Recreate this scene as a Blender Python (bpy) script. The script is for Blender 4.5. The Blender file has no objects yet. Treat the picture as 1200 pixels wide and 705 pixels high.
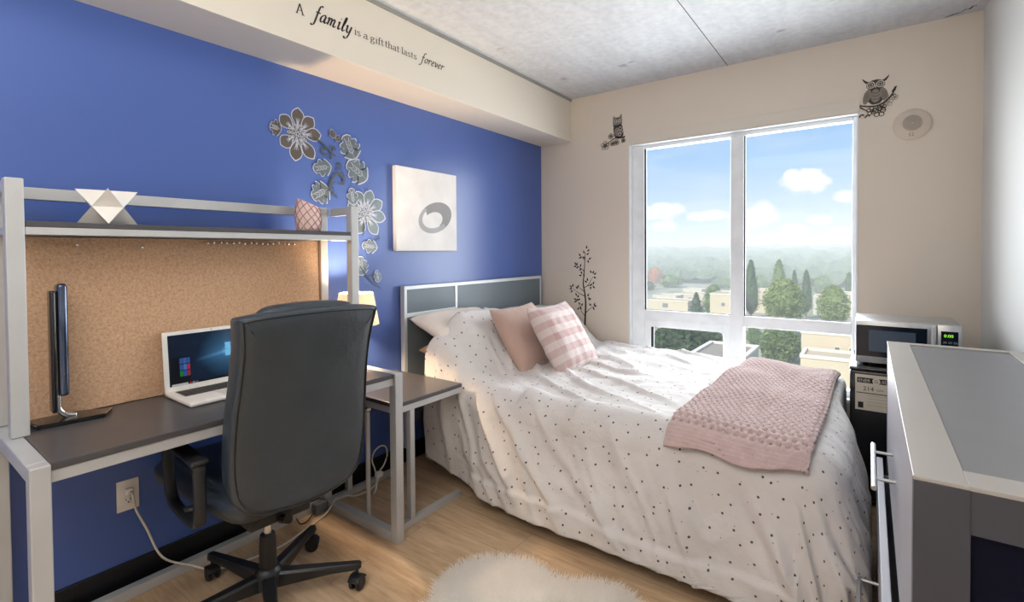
import bpy, bmesh, math, random
from math import sin, cos, pi, radians, hypot, sqrt, atan2, exp
from mathutils import Vector, Matrix, noise
random.seed(7)
S = bpy.context.scene
COL = S.collection
WX, DY, RX, CZ, BY = -2.34, 3.645, 0.491, 2.585, -1.35   # left wall, window wall, right wall, ceiling, back wall
CAMH = 1.3

# ------------------------------------------------------------------ camera model (world metres <-> photo pixels)
def _cam_axes():
    yaw, pit, rol = radians(36.187), radians(-1.118), radians(0.428)
    f = Vector((-sin(yaw)*cos(pit), cos(yaw)*cos(pit), sin(pit)))
    r = Vector((cos(yaw), sin(yaw), 0)); d = f.cross(r)
    return cos(rol)*r + sin(rol)*d, -sin(rol)*r + cos(rol)*d, f
CR, CD, CF = _cam_axes()
def ray(px, py): return CR*((px-600)/572.715) + CD*((py-306.99)/572.715) + CF
def at(px, py, axis, val):
    """the point seen at a photo pixel, on the plane axis = val"""
    d = ray(px, py); o = Vector((0, 0, CAMH)); i = 'XYZ'.index(axis)
    return o + d*((val-o[i])/d[i])

# ------------------------------------------------------------------ materials
def lin(c): return tuple(((v/255)/12.92 if v/255 <= .04045 else ((v/255+.055)/1.055)**2.4) for v in c)
def rgba(c): return (*lin(c), 1)
MATS = {}
class N:
    """small node-tree helper"""
    def __init__(s, name):
        s.m = bpy.data.materials.new(name); s.m.use_nodes = True
        s.t = s.m.node_tree; s.t.nodes.clear()
        s.out = s.n('ShaderNodeOutputMaterial'); s.b = s.n('ShaderNodeBsdfPrincipled')
        s.l(s.b.outputs[0], s.out.inputs[0]); MATS[name] = s.m
    def n(s, typ, **k):
        n = s.t.nodes.new(typ)
        for a, v in k.items(): setattr(n, a, v)
        return n
    def l(s, a, b): s.t.links.new(a, b)
    def set(s, **k):
        for a, v in k.items(): s.b.inputs[a.replace('_', ' ')].default_value = v
    def coord(s, kind='Object', scale=(1, 1, 1), rot=(0, 0, 0)):
        c = s.n('ShaderNodeTexCoord'); m = s.n('ShaderNodeMapping')
        m.inputs['Scale'].default_value = scale; m.inputs['Rotation'].default_value = rot
        s.l(c.outputs[kind], m.inputs[0]); return m.outputs[0]
    def noise(s, vec, scale, detail=4, rough=.5):
        n = s.n('ShaderNodeTexNoise'); n.inputs['Scale'].default_value = scale
        n.inputs['Detail'].default_value = detail; n.inputs['Roughness'].default_value = rough
        s.l(vec, n.inputs['Vector']); return n.outputs['Fac']
    def ramp(s, fac, stops):
        r = s.n('ShaderNodeValToRGB'); e = r.color_ramp.elements
        while len(e) < len(stops): e.new(.5)
        for i, (p, c) in enumerate(stops): e[i].position = p; e[i].color = c if len(c) == 4 else rgba(c)
        s.l(fac, r.inputs[0]); return r.outputs[0]
    def mix(s, fac, a, b, blend='MIX'):
        m = s.n('ShaderNodeMix', data_type='RGBA', blend_type=blend)
        for sock, v in ((m.inputs[0], fac), (m.inputs[6], a), (m.inputs[7], b)):
            if isinstance(v, (int, float)): sock.default_value = v
            elif isinstance(v, tuple): sock.default_value = v
            else: s.l(v, sock)
        return m.outputs[2]
    def math(s, op, a, b=0.0, c=None):
        m = s.n('ShaderNodeMath', operation=op)
        for i, v in enumerate((a, b) if c is None else (a, b, c)):
            if isinstance(v, (int, float)): m.inputs[i].default_value = v
            else: s.l(v, m.inputs[i])
        return m.outputs[0]
    def bump(s, h, strength=.2, dist=.01):
        b = s.n('ShaderNodeBump'); b.inputs['Strength'].default_value = strength; b.inputs['Distance'].default_value = dist
        s.l(h, b.inputs['Height']); s.l(b.outputs[0], s.b.inputs['Normal'])
    def color(s, c): s.l(c, s.b.inputs['Base Color'])

def plain(name, c, rough=.5, metal=0, var=.06, scale=8, bump=0, bscale=60, coat=0, emit=None, es=0, sheen=0):
    m = N(name); v = m.coord()
    f = m.noise(v, scale, 3)
    a = tuple(min(1, x*(1-var)) for x in lin(c)) + (1,); b = tuple(min(1, x*(1+var)) for x in lin(c)) + (1,)
    m.color(m.ramp(f, [(.3, a), (.7, b)]))
    m.set(Roughness=rough, Metallic=metal)
    if coat: m.set(Coat_Weight=coat, Coat_Roughness=.15)
    if sheen: m.set(Sheen_Weight=sheen)
    if bump: m.bump(m.noise(v, bscale, 3), bump, .004)
    if emit: m.set(Emission_Color=rgba(emit), Emission_Strength=es)
    return m.m

# ------------------------------------------------------------------ objects
def tag(o, label=None, cat=None, group=None, kind=None):
    if label: o['label'] = label
    if cat: o['category'] = cat
    if group: o['group'] = group
    if kind: o['kind'] = kind
    return o
def thing(name, loc, label, cat, group=None):
    o = bpy.data.objects.new(name, None); COL.objects.link(o); o.location = loc; o.empty_display_size = .05
    return tag(o, label, cat, group)
def wloc(o):
    v = Vector((0, 0, 0))
    while o: v += o.location; o = o.parent
    return v
def obj(name, bm, m, parent=None, smooth=False, loc=None, label=None, kind=None, recalc=True):
    """link a bmesh given in world coordinates as one mesh object; its origin is its parent's, or loc"""
    if recalc: bmesh.ops.recalc_face_normals(bm, faces=bm.faces)
    base = wloc(parent) if parent else Vector(loc or (0, 0, 0))
    bmesh.ops.translate(bm, verts=bm.verts, vec=-base)
    me = bpy.data.meshes.new(name); bm.to_mesh(me); bm.free()
    for mm in (m if isinstance(m, (list, tuple)) else [m]): me.materials.append(mm if not isinstance(mm, str) else MATS[mm])
    if smooth is True: me.shade_smooth()
    elif smooth:
        me.shade_smooth()
        try: me.set_sharp_from_angle(angle=radians(smooth))
        except Exception: pass
    o = bpy.data.objects.new(name, me); COL.objects.link(o)
    if parent: o.parent = parent
    else: o.location = base
    if label: o['label'] = label
    if kind: o['kind'] = kind
    return o
def copy_tree(o, parent=None):
    c = o.copy(); COL.objects.link(c)
    if parent: c.parent = parent
    for ch in list(o.children): copy_tree(ch, c)
    return c
def B(): return bmesh.new()
def box(bm, x0, x1, y0, y1, z0, z1, bev=0, seg=2, M=None):
    r = bmesh.ops.create_cube(bm, size=1)
    vs = r['verts']
    T = Matrix.Translation(((x0+x1)/2, (y0+y1)/2, (z0+z1)/2)) @ Matrix.Diagonal((abs(x1-x0), abs(y1-y0), abs(z1-z0), 1))
    bmesh.ops.transform(bm, matrix=T, verts=vs)
    if M is not None: bmesh.ops.transform(bm, matrix=M, verts=vs)
    if bev:
        es = list({e for v in vs for e in v.link_edges})
        bmesh.ops.bevel(bm, geom=es, offset=bev, segments=seg, profile=.5, affect='EDGES')
    return bm
def frame_of(t, up=Vector((0, 0, 1))):
    t = t.normalized()
    if abs(t.dot(up)) > .95: up = Vector((0, 1, 0)) if abs(t.y) < .9 else Vector((1, 0, 0))
    a = t.cross(up).normalized(); return a, a.cross(t).normalized()
def tube(bm, pts, r, seg=8, caps=True, closed=False):
    pts = [Vector(p) for p in pts]; n = len(pts); rings = []
    for i, p in enumerate(pts):
        t = (pts[(i+1) % n]-pts[i-1]) if closed else (pts[min(i+1, n-1)]-pts[max(i-1, 0)])
        a, b = frame_of(t); rr = r[i] if isinstance(r, (list, tuple)) else r
        rings.append([bm.verts.new(p+a*(rr*cos(2*pi*k/seg))+b*(rr*sin(2*pi*k/seg))) for k in range(seg)])
    for i in range(n if closed else n-1):
        A, Bq = rings[i], rings[(i+1) % n]
        for k in range(seg): bm.faces.new((A[k], A[(k+1) % seg], Bq[(k+1) % seg], Bq[k]))
    if caps and not closed:
        bm.faces.new(rings[0][::-1]); bm.faces.new(rings[-1])
    return bm
def bar(bm, p0, p1, w, h, bev=.002, up=Vector((0, 0, 1))):
    """rectangular bar between two points, w across and h along up"""
    p0, p1 = Vector(p0), Vector(p1); d = p1-p0; L = d.length; t = d/L
    a = t.cross(up)
    a = a.normalized() if a.length > 1e-4 else Vector((1, 0, 0)); b = a.cross(t)
    M = Matrix.Translation((p0+p1)/2) @ Matrix((a, t, b)).transposed().to_4x4()
    return box(bm, -w/2, w/2, -L/2, L/2, -h/2, h/2, bev, 2, M)
def lathe(bm, prof, c, seg=24, axis='Z', cap=True):
    c = Vector(c); rings = []
    def P(r, h, a):
        if axis == 'Z': return c+Vector((r*cos(a), r*sin(a), h))
        if axis == 'Y': return c+Vector((r*cos(a), h, r*sin(a)))
        return c+Vector((h, r*cos(a), r*sin(a)))
    for r, h in prof: rings.append([bm.verts.new(P(r, h, 2*pi*k/seg)) for k in range(seg)])
    for i in range(len(rings)-1):
        for k in range(seg): bm.faces.new((rings[i][k], rings[i][(k+1) % seg], rings[i+1][(k+1) % seg], rings[i+1][k]))
    if cap:
        bm.faces.new(rings[0][::-1]); bm.faces.new(rings[-1])
    return bm
def grid(bm, fn, nu, nv, uvfn=None):
    vs = [[bm.verts.new(fn(i/nu, j/nv)) for j in range(nv+1)] for i in range(nu+1)]
    uvl = bm.loops.layers.uv.verify() if uvfn else None
    for i in range(nu):
        for j in range(nv):
            f = bm.faces.new((vs[i][j], vs[i+1][j], vs[i+1][j+1], vs[i][j+1]))
            if uvl:
                for lp, (a, b) in zip(f.loops, ((i, j), (i+1, j), (i+1, j+1), (i, j+1))): lp[uvl].uv = uvfn(a/nu, b/nv)
    return vs
def poly(bm, pts, fn, th=.0006):
    """flat polygon (2D) set on a surface by fn(a, b, lift), with a real thickness"""
    top = [bm.verts.new(fn(a, b, th)) for a, b in pts]; bot = [bm.verts.new(fn(a, b, 0)) for a, b in pts]
    n = len(pts)
    try:
        bm.faces.new(top); bm.faces.new(bot[::-1])
    except ValueError: return
    for i in range(n): bm.faces.new((bot[i], bot[(i+1) % n], top[(i+1) % n], top[i]))
def smooth2(pts, n=6, closed=False):
    out = []; m = len(pts)
    for i in range(m if closed else m-1):
        p0 = pts[i-1] if (closed or i > 0) else pts[i]; p1 = pts[i]; p2 = pts[(i+1) % m]
        p3 = pts[(i+2) % m] if (closed or i+2 < m) else p2
        for k in range(n):
            t = k/n
            out.append(tuple(.5*(2*b+(c-a)*t+(2*a-5*b+4*c-d)*t*t+(3*b-a-3*c+d)*t**3) for a, b, c, d in zip(p0, p1, p2, p3)))
    if not closed: out.append(tuple(pts[-1]))
    return out
def stroke(bm, pts, fn, w, th=.0006, sm=True, n=6, nib=None):
    """a painted line: w = width (number, or start/mid/end), nib = broad-pen angle for lettering"""
    if sm and len(pts) > 2: pts = smooth2(pts, n)
    m = len(pts); L, R = [], []
    for i, p in enumerate(pts):
        q0, q1 = pts[max(i-1, 0)], pts[min(i+1, m-1)]
        dx, dy = q1[0]-q0[0], q1[1]-q0[1]; l = hypot(dx, dy) or 1e-9
        t = i/(m-1)
        if nib is not None: ww = w*(.28+.72*abs(sin(atan2(dy, dx)-nib)))
        elif isinstance(w, tuple): ww = w[0]*(1-2*t)+w[1]*2*t if t < .5 else w[1]*(2-2*t)+w[2]*(2*t-1)
        else: ww = w
        ox, oy = -dy/l*ww/2, dx/l*ww/2
        L.append((p[0]+ox, p[1]+oy)); R.append((p[0]-ox, p[1]-oy))
    for i in range(m-1):
        poly(bm, [L[i], L[i+1], R[i+1], R[i]], fn, th)
def sstep(a, b, x):
    t = max(0, min(1, (x-a)/(b-a))); return t*t*(3-2*t)
def ns(x, y, z=0): return noise.noise(Vector((x, y, z)))
def on_left(a, b, e): return Vector((WX+e+.0004, a, b))
def on_win(a, b, e): return Vector((a, DY-e-.0004, b))
HAZE = .0017; SKY = .92; SUN = 5.2; WINP = 125; FILLDOWNP = 15; FILLUPP = 58; LAMPP = 40; EXPO = 0.15; CLOUD_OFF = (0, 0, 0)
# ================================================================== materials of the room
def wall_mat(name, c, rough=.55, var=.015, spec=None):
    m = N(name); v = m.coord('Object')
    f = m.noise(v, 1.2, 2)
    a = tuple(x*(1-var) for x in lin(c))+(1,); b = tuple(min(1, x*(1+var)) for x in lin(c))+(1,)
    m.color(m.ramp(f, [(.3, a), (.7, b)])); m.set(Roughness=rough)
    m.bump(m.noise(v, 220, 2), .06, .002)
    if spec is not None: m.b.inputs['Specular IOR Level'].default_value = spec
    return m.m
wall_mat('blue_paint', (74, 99, 166), .31, .02)
wall_mat('beige_paint', (226, 214, 199), .6)
wall_mat('cream_paint', (224, 215, 201), .6)
wall_mat('white_paint', (208, 208, 205), .6)
plain('black_base', (16, 17, 20), .35)
plain('white_vinyl', (240, 243, 246), .28)
plain('grey_caulk', (150, 148, 142), .6)
plain('gasket', (14, 15, 16), .5)
def concrete():
    m = N('concrete'); v = m.coord('Object')
    big = m.noise(v, 1.1, 6, .62); st = m.noise(m.coord('Object', (5, .9, 1)), 2.2, 5, .6); fine = m.noise(v, 26, 4, .6)
    c = m.ramp(big, [(.28, (186, 189, 195)), (.5, (202, 205, 211)), (.72, (216, 218, 223))])
    c = m.mix(.4, c, m.ramp(st, [(.3, (182, 185, 192)), (.68, (222, 223, 226))]))
    c = m.mix(.25, c, m.ramp(fine, [(.3, (150, 151, 154)), (.7, (222, 221, 219))]))
    vo = m.n('ShaderNodeTexVoronoi'); vo.inputs['Scale'].default_value = 3.4
    wv = m.n('ShaderNodeVectorMath', operation='ADD'); m.l(m.coord('Object', (1, 1, 0)), wv.inputs[0])
    nz = m.n('ShaderNodeTexNoise'); nz.inputs['Scale'].default_value = 14; m.l(m.coord('Object'), nz.inputs[0])
    sc = m.n('ShaderNodeVectorMath', operation='SCALE'); sc.inputs['Scale'].default_value = .1; m.l(nz.outputs['Color'], sc.inputs[0]); m.l(sc.outputs[0], wv.inputs[1])
    m.l(wv.outputs[0], vo.inputs['Vector'])
    pit = m.ramp(vo.outputs['Distance'], [(.09, (255, 255, 255)), (.15, (0, 0, 0))])
    c = m.mix(m.math('MULTIPLY', pit, .55), c, rgba((126, 125, 124)))
    m.color(c); m.set(Roughness=.75); m.bump(fine, .15, .004)
concrete()
def oak():
    m = N('oak_planks'); v = m.coord('Object')
    br = m.n('ShaderNodeTexBrick'); br.offset = .37; br.squash = 1
    for k, x in (('Scale', 1), ('Brick Width', 1.25), ('Row Height', .185), ('Mortar Size', .0012), ('Mortar Smooth', .2), ('Bias', 0)): br.inputs[k].default_value = x
    br.inputs['Color1'].default_value = (0, 0, 0, 1); br.inputs['Color2'].default_value = (1, 1, 1, 1); br.inputs['Mortar'].default_value = (.5, .5, .5, 1)
    m.l(v, br.inputs['Vector'])
    off = m.n('ShaderNodeVectorMath', operation='MULTIPLY_ADD'); m.l(br.outputs['Color'], off.inputs[0]); off.inputs[1].default_value = (3, 7, 5); m.l(m.coord('Object', (1.1, 9, 1)), off.inputs[2])
    g = m.noise(off.outputs[0], 2.4, 7, .62); g2 = m.noise(off.outputs[0], 9, 4, .6)
    off2 = m.n('ShaderNodeVectorMath', operation='MULTIPLY_ADD'); m.l(br.outputs['Color'], off2.inputs[0]); off2.inputs[1].default_value = (9, 2, 4); m.l(m.coord('Object', (2, 4.5, 1)), off2.inputs[2])
    knot = m.noise(off2.outputs[0], 1.6, 4, .55)
    c = m.ramp(g, [(.30, (138, 108, 78)), (.48, (190, 157, 120)), (.68, (222, 196, 162))])
    c = m.mix(.3, c, m.ramp(g2, [(.3, (140, 108, 78)), (.7, (226, 198, 164))]))
    c = m.mix(.30, c, m.ramp(br.outputs['Color'], [(0, (176, 144, 110)), (1, (214, 186, 154))]))
    c = m.mix(m.math('MULTIPLY', m.ramp(knot, [(.62, (0, 0, 0)), (.74, (255, 255, 255))]), .45), c, rgba((118, 90, 62)))
    c = m.mix(m.math('MULTIPLY', br.outputs['Fac'], .55), c, rgba((110, 80, 54)))
    m.color(c); m.set(Roughness=.42); m.bump(m.math('ADD', g2, m.math('MULTIPLY', br.outputs['Fac'], -3)), .06, .003)
oak()

# ================================================================== room shell
def struct(name, bm, m, parent=None, **k):
    o = obj(name, bm, m, parent, **k)
    if not parent: o['kind'] = 'structure'
    return o
b = B(); box(b, WX-.2, RX+.2, BY-.2, DY+.2, -.15, 0); struct('floor', b, 'oak_planks')
b = B(); box(b, WX-.2, RX+.2, BY-.2, DY+.2, CZ, CZ+.25); ceil = struct('ceiling', b, 'concrete')
b = B(); box(b, -.803, -.799, BY, DY, CZ-.0012, CZ+.01); o = obj('joint_line', b, plain('joint_grey', (70, 68, 66), .8), ceil)
b = B()
for pts in ([(.395, 3.60), (.41, 3.575), (.425, 3.585), (.437, 3.55), (.452, 3.56)], [(.33, 3.63), (.36, 3.615), (.395, 3.60)]):
    stroke(b, pts, lambda a, c, e: Vector((a, c, CZ-.0004-e)), (.004, .012, .006), sm=False)
obj('crack', b, plain('crack_dark', (52, 50, 48), .9), ceil)
b = B(); box(b, WX-.2, WX, BY-.2, DY+.2, 0, CZ); struct('wall_left', b, 'blue_paint')
b = B(); box(b, RX, RX+.2, BY-.2, DY+.2, 0, CZ); struct('wall_right', b, 'white_paint')
b = B(); box(b, WX, RX, BY-.2, BY, 0, CZ); struct('wall_back', b, 'cream_paint')
OX0, OX1, OZ0, OZ1 = -1.524, -.059, .36, 2.131       # window opening
b = B()
box(b, WX, OX0, DY, DY+.2, 0, CZ); box(b, OX1, RX, DY, DY+.2, 0, CZ)
box(b, OX0, OX1, DY, DY+.2, 0, OZ0); box(b, OX0, OX1, DY, DY+.2, OZ1, CZ)
struct('wall_window', b, 'beige_paint')
b = B(); box(b, WX, -2.037, BY, DY, 2.229, CZ, .002); struct('soffit', b, 'cream_paint')
b = B(); box(b, -2.037, -2.031, BY, DY, CZ-.02, CZ); struct('trim_1', b, 'grey_caulk')
b = B(); box(b, WX, WX+.012, BY, DY, 0, .105, .003); struct('baseboard_left', b, 'black_base')
b = B(); box(b, WX+.012, OX1+.55, DY-.012, DY, 0, .105, .003); struct('baseboard_window', b, 'black_base')
# flat painted band over the window head
b = B(); box(b, OX0+.008, OX1+.006, DY-.004, DY, OZ1+.003, OZ1+.076, .001); struct('trim_2', b, 'cream_paint')
# white lined reveal of the opening
b = B()
box(b, OX0, OX0+.006, DY-.002, DY+.11, OZ0, OZ1); box(b, OX1-.004, OX1, DY-.002, DY+.11, OZ0, OZ1)
box(b, OX0, OX1, DY-.002, DY+.11, OZ1-.006, OZ1); box(b, OX0, OX1, DY-.02, DY+.11, OZ0, OZ0+.02)
struct('trim_3', b, 'white_vinyl')

# ================================================================== window
win = thing('window_1', (-.79, DY+.05, OZ0), 'white framed window of four panes', 'window'); win['kind'] = 'structure'
del win['label']; del win['category']
F0, F1 = DY+.05, DY+.11
g0 = DY+.062
b = B()
box(b, OX0+.006, -1.422, F0, F1, OZ0+.02, OZ1-.006, .004)
box(b, -.088, OX1-.004, F0, F1, OZ0+.02, OZ1-.006, .004)
box(b, -1.422, -.088, F0, F1, 2.098, OZ1-.006, .004)
box(b, -1.422, -.088, F0, F1, OZ0+.02, .42, .004)
box(b, -1.422, -.088, F0, F1, .769, .846, .004)
obj('frame', b, 'white_vinyl', win)
b = B(); box(b, -.792, -.706, F0-.004, F1, .42, 2.098, .004); obj('mullion', b, 'white_vinyl', win)
b = B()
box(b, -1.422, -1.371, F0+.004, F1-.004, .42, .769, .004); box(b, -.843, -.792, F0+.004, F1-.004, .42, .769, .004)
box(b, -1.371, -.843, F0+.004, F1-.004, .716, .769, .004); box(b, -1.371, -.843, F0+.004, F1-.004, .42, .465, .004)
obj('sash', b, 'white_vinyl', win)
b = B()
for x0, x1, z0, z1 in ((-1.422, -1.410, .846, 2.098), (-.706, -.698, .846, 2.098), (-1.371, -1.352, .465, .716)):
    box(b, x0, x1, g0, g0+.02, z0, z1)
for x0, x1, z0, z1 in ((-1.422, -.792, .846, .850), (-.706, -.088, .846, .850), (-1.371, -.843, .712, .716)):
    box(b, x0, x1, g0+.012, g0+.02, z0, z1)
obj('gasket', b, 'gasket', win)
m = N('window_glass'); tr = m.n('ShaderNodeBsdfTransparent'); tr.inputs[0].default_value = (.97, .985, .98, 1)
gl = m.n('ShaderNodeBsdfGlossy'); gl.inputs['Roughness'].default_value = .02
fr = m.n('ShaderNodeFresnel'); fr.inputs['IOR'].default_value = 1.25; mx = m.n('ShaderNodeMixShader')
m.l(m.math('MULTIPLY', fr.outputs[0], .5), mx.inputs[0]); m.l(tr.outputs[0], mx.inputs[1]); m.l(gl.outputs[0], mx.inputs[2]); m.l(mx.outputs[0], m.out.inputs[0])
for x0, x1, z0, z1 in ((-1.422, -.792, .846, 2.098), (-.706, -.088, .846, 2.098), (-1.371, -.843, .465, .716), (-.706, -.088, .42, .769)):
    b = B(); box(b, x0, x1, g0+.024, g0+.028, z0, z1); obj('pane', b, 'window_glass', win)
# ================================================================== furniture materials
plain('grey_metal', (190, 191, 191), .38, .2, .03)
plain('dark_laminate', (74, 72, 74), .32, 0, .08, 20)
plain('grey_laminate', (116, 116, 119), .42, 0, .03)
plain('light_laminate', (164, 159, 153), .4, 0, .02)
plain('shaded_laminate', (62, 63, 70), .5, 0, .03)  # dresser laminate with the shade away from the window put into its colour
plain('drawer_grey', (164, 163, 170), .4, 0, .02)
plain('navy_dark', (14, 16, 32), .6); MATS['navy_dark'].node_tree.nodes['Principled BSDF'].inputs['Specular IOR Level'].default_value = .1
plain('chrome', (215, 216, 218), .18, 1, .02)
plain('brushed_steel', (186, 188, 190), .32, .85, .05, 40)
plain('black_plastic', (22, 23, 25), .42)
plain('soft_black_plastic', (34, 35, 37), .5)
plain('white_plastic', (242, 240, 236), .35)
plain('white_cable', (226, 220, 208), .45)
def cork():
    m = N('cork'); v = m.coord()
    f = m.noise(v, 110, 3, .7); g = m.noise(v, 320, 2, .6); big = m.noise(v, 3, 3)
    c = m.ramp(f, [(.32, (160, 120, 90)), (.5, (196, 158, 126)), (.68, (212, 178, 148))])
    c = m.mix(.35, c, m.ramp(g, [(.35, (150, 108, 76)), (.65, (222, 188, 154))]))
    c = m.mix(.12, c, m.ramp(big, [(.3, (176, 132, 98)), (.7, (212, 172, 134))]))
    m.color(c); m.set(Roughness=.9); m.bump(f, .2, .003)
cork()

# ================================================================== desk
DZ = .765
desk = thing('desk', (-1.98, .87, 0), 'long desk with dark top on grey square-tube frames along the blue wall', 'desk')
def side_frame(y0):
    y1 = y0+.042; b = B()
    box(b, -1.735, -1.693, y0, y1, 0, DZ, .003); box(b, -2.29, -2.248, y0, y1, 0, DZ-.042, .003)
    box(b, -2.29, -1.7355, y0, y1, DZ-.042, DZ, .003); box(b, -2.248, -1.7355, y0, y1, 0, .042, .003)
    return obj('side_frame', b, 'grey_metal', desk)
side_frame(.262); side_frame(1.432)
b = B(); box(b, -2.29, -1.702, .305, 1.431, DZ-.019, DZ, .0025); obj('desktop', b, 'dark_laminate', desk)
b = B(); box(b, -1.737, -1.706, .305, 1.431, DZ-.052, DZ-.02, .002); obj('apron', b, 'grey_metal', desk)
b = B(); box(b, -2.289, -2.25, .305, 1.431, .0, .038, .002); obj('foot_rail', b, 'grey_metal', desk)

# ================================================================== hutch standing on the desk
hut = thing('desk_hutch', (-2.12, .87, DZ), 'grey metal hutch with one high shelf and a cork board, standing on the desk', 'shelf')
PX0, PX1, QX0, QX1 = -2.056, -2.015, -2.232, -2.192
for y0 in (.277, 1.446):
    b = B(); box(b, PX0, PX1, y0, y0+.041, DZ+.001, 1.530, .003); obj('front_post', b, 'grey_metal', hut)
for y0 in (.277, 1.393):
    b = B(); box(b, QX0, QX1, y0, y0+.041, DZ+.001, 1.530, .003); obj('back_post', b, 'grey_metal', hut)
b = B(); box(b, QX0+.004, QX1-.002, .318, 1.446, 1.484, 1.523, .002); obj('back_rail', b, 'grey_metal', hut)
for y0 in (.2795, 1.4485):
    b = B(); box(b, QX1, PX0, y0, y0+.036, 1.490, 1.527, .002); obj('side_rail', b, 'grey_metal', hut)
    b = B(); box(b, QX1, PX0, y0, y0+.036, 1.364, 1.386, .002); obj('shelf_bracket', b, 'grey_metal', hut)
b = B(); box(b, PX0+.004, PX1-.001, .318, 1.446, 1.364, 1.387, .002); box(b, QX0, QX0+.03, .318, 1.440, 1.364, 1.387, .002); obj('shelf_frame', b, 'grey_metal', hut)
SZ = 1.405
b = B(); box(b, QX1-.001, PX1-.002, .319, 1.445, 1.387, SZ, .002); obj('shelf', b, 'dark_laminate', hut)
CX = -2.176
b = B(); box(b, CX-.016, CX, .30, 1.372, DZ+.002, 1.363, .0015); obj('cork_board', b, 'cork', hut)
b = B(); box(b, CX-.017, CX+.002, 1.372, 1.380, DZ+.002, 1.363, .0008); obj('board_edge', b, plain('board_edge', (120, 84, 56), .6), hut)

# push pins
def pin(y, z, label, group=None):
    b = B(); lathe(b, [(.0012, 0), (.0012, .003), (.0035, .004), (.0025, .007), (.0027, .012), (.0046, .014), (.0046, .016), (.003, .0172)], (CX, y, z), 10, 'X')
    o = obj('push_pin', b, 'chrome', None, 35, (CX, y, z)); return tag(o, label, 'push pin', group)
pin(.467, 1.337, 'silver push pin alone near the top left of the cork board, below the white star')
pin(.650, 1.330, 'silver push pin alone on the cork board between the star and the row of pins')
p0 = None
ROW = [.872+.0245*i+random.uniform(-.003, .003) for i in range(16)]
for i, y in enumerate(ROW):
    if p0 is None: p0 = pin(y, 1.348, 'silver push pin in the close row along the top right of the cork board', 'row of push pins'); continue
    c = p0.copy(); COL.objects.link(c); c.location = (CX, y, 1.348+random.uniform(-.002, .002))

# ================================================================== nightstand
nst = thing('nightstand', (-2.0, 1.72, 0), 'low dark-topped side table on a grey tube frame between desk and bed', 'nightstand')
NY0, NY1 = 1.486, 1.935
b = B(); box(b, -2.285, -1.752, NY0, NY1, .586, .606, .003); obj('table_top', b, 'dark_laminate', nst)
b = B(); box(b, -1.785, -1.756, NY0+.002, NY1-.006, .556, .585, .002); box(b, -2.28, -2.25, NY0+.002, NY1-.006, .556, .585, .002)
box(b, -2.25, -1.785, NY0+.002, NY0+.03, .556, .585, .002); obj('top_frame', b, 'grey_metal', nst)
for x in (-1.756, -2.25):
    b = B(); box(b, x-.03, x, 1.572, 1.600, .030, .556, .002); obj('leg', b, 'grey_metal', nst)
    b = B(); box(b, x-.03, x, NY0+.002, NY1-.006, 0, .030, .002); obj('foot_rail', b, 'grey_metal', nst)
# slim metal post with a round cap, by the wall between desk and nightstand
b = B(); tube(b, [(-1.985, 1.502, 0), (-1.985, 1.502, .525)], .0115, 12); obj('brace_post', b, 'grey_metal', nst, 40)
b = B(); lathe(b, [(.0125, .526), (.0165, .530), (.0175, .538), (.014, .549), (.005, .554)], (-1.985, 1.502, 0), 16); obj('post_cap', b, 'chrome', nst, True)
# ================================================================== table lamp on the nightstand
lx, ly = -2.145, 1.563
lamp = thing('table_lamp', (lx, ly, .606), 'small lit table lamp with white cone shade behind the office chair', 'lamp')
b = B(); lathe(b, [(.07, 0), (.072, .012), (.03, .025), (.014, .05), (.011, .15), (.018, .2), (.011, .24), (.009, .305)], (lx, ly, .606), 24); obj('base', b, 'chrome', lamp, 40)
m = N('lamp_shade'); m.color(m.ramp(m.noise(m.coord(), 30), [(.3, (240, 232, 220)), (.7, (250, 244, 234))])); m.set(Roughness=.8)
tl = m.n('ShaderNodeBsdfTranslucent'); tl.inputs[0].default_value = (.95, .86, .74, 1); mx = m.n('ShaderNodeMixShader'); mx.inputs[0].default_value = .55
m.l(m.b.outputs[0], mx.inputs[1]); m.l(tl.outputs[0], mx.inputs[2]); m.l(mx.outputs[0], m.out.inputs[0])
b = B(); lathe(b, [(.114, .328), (.086, .492), (.084, .492), (.112, .328), (.114, .328)], (lx, ly, .606), 40, cap=False); obj('lamp_shade', b, 'lamp_shade', lamp, 40)
b = B()
for k in range(3):
    a = 2*pi*k/3; tube(b, [(lx, ly, .606+.475), (lx+.085*cos(a), ly+.085*sin(a), .606+.48)], .0018, 6)
obj('shade_ring', b, 'chrome', lamp)
b = B(); lathe(b, [(.006, .305), (.014, .32), (.024, .35), (.026, .37), (.018, .39), (.006, .398)], (lx, ly, .606), 16)
obj('bulb', b, plain('bulb_glow', (255, 226, 180), .4, emit=(255, 200, 140), es=18), lamp, True)

# ================================================================== folded desk lamp
dl = thing('desk_lamp', (-2.13, .44, DZ), 'folded black and chrome desk lamp at the left end of the desk', 'desk lamp')
b = B(); pts = [(-2.155, .325), (-2.155, .45), (-2.10, .535), (-2.035, .50), (-2.055, .34)]
def up(z): return lambda a, c, e: Vector((a, c, z+e))
poly(b, pts, up(DZ), .014); bmesh.ops.bevel(b, geom=list(b.edges), offset=.003, segments=2, affect='EDGES'); obj('base', b, plain('gloss_black', (12, 13, 15), .14, coat=.4), dl, 30)
b = B(); stroke(b, [(-2.10, .535), (-2.035, .50)], up(DZ+.0142), .004, sm=False); obj('edge_trim', b, 'chrome', dl)
b = B(); tube(b, smooth2([(-2.10, .440, DZ+.0145), (-2.10, .415, DZ+.022), (-2.10, .398, DZ+.045), (-2.10, .396, DZ+.09)], 5), .009, 10); obj('hinge', b, 'chrome', dl, True)
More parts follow.
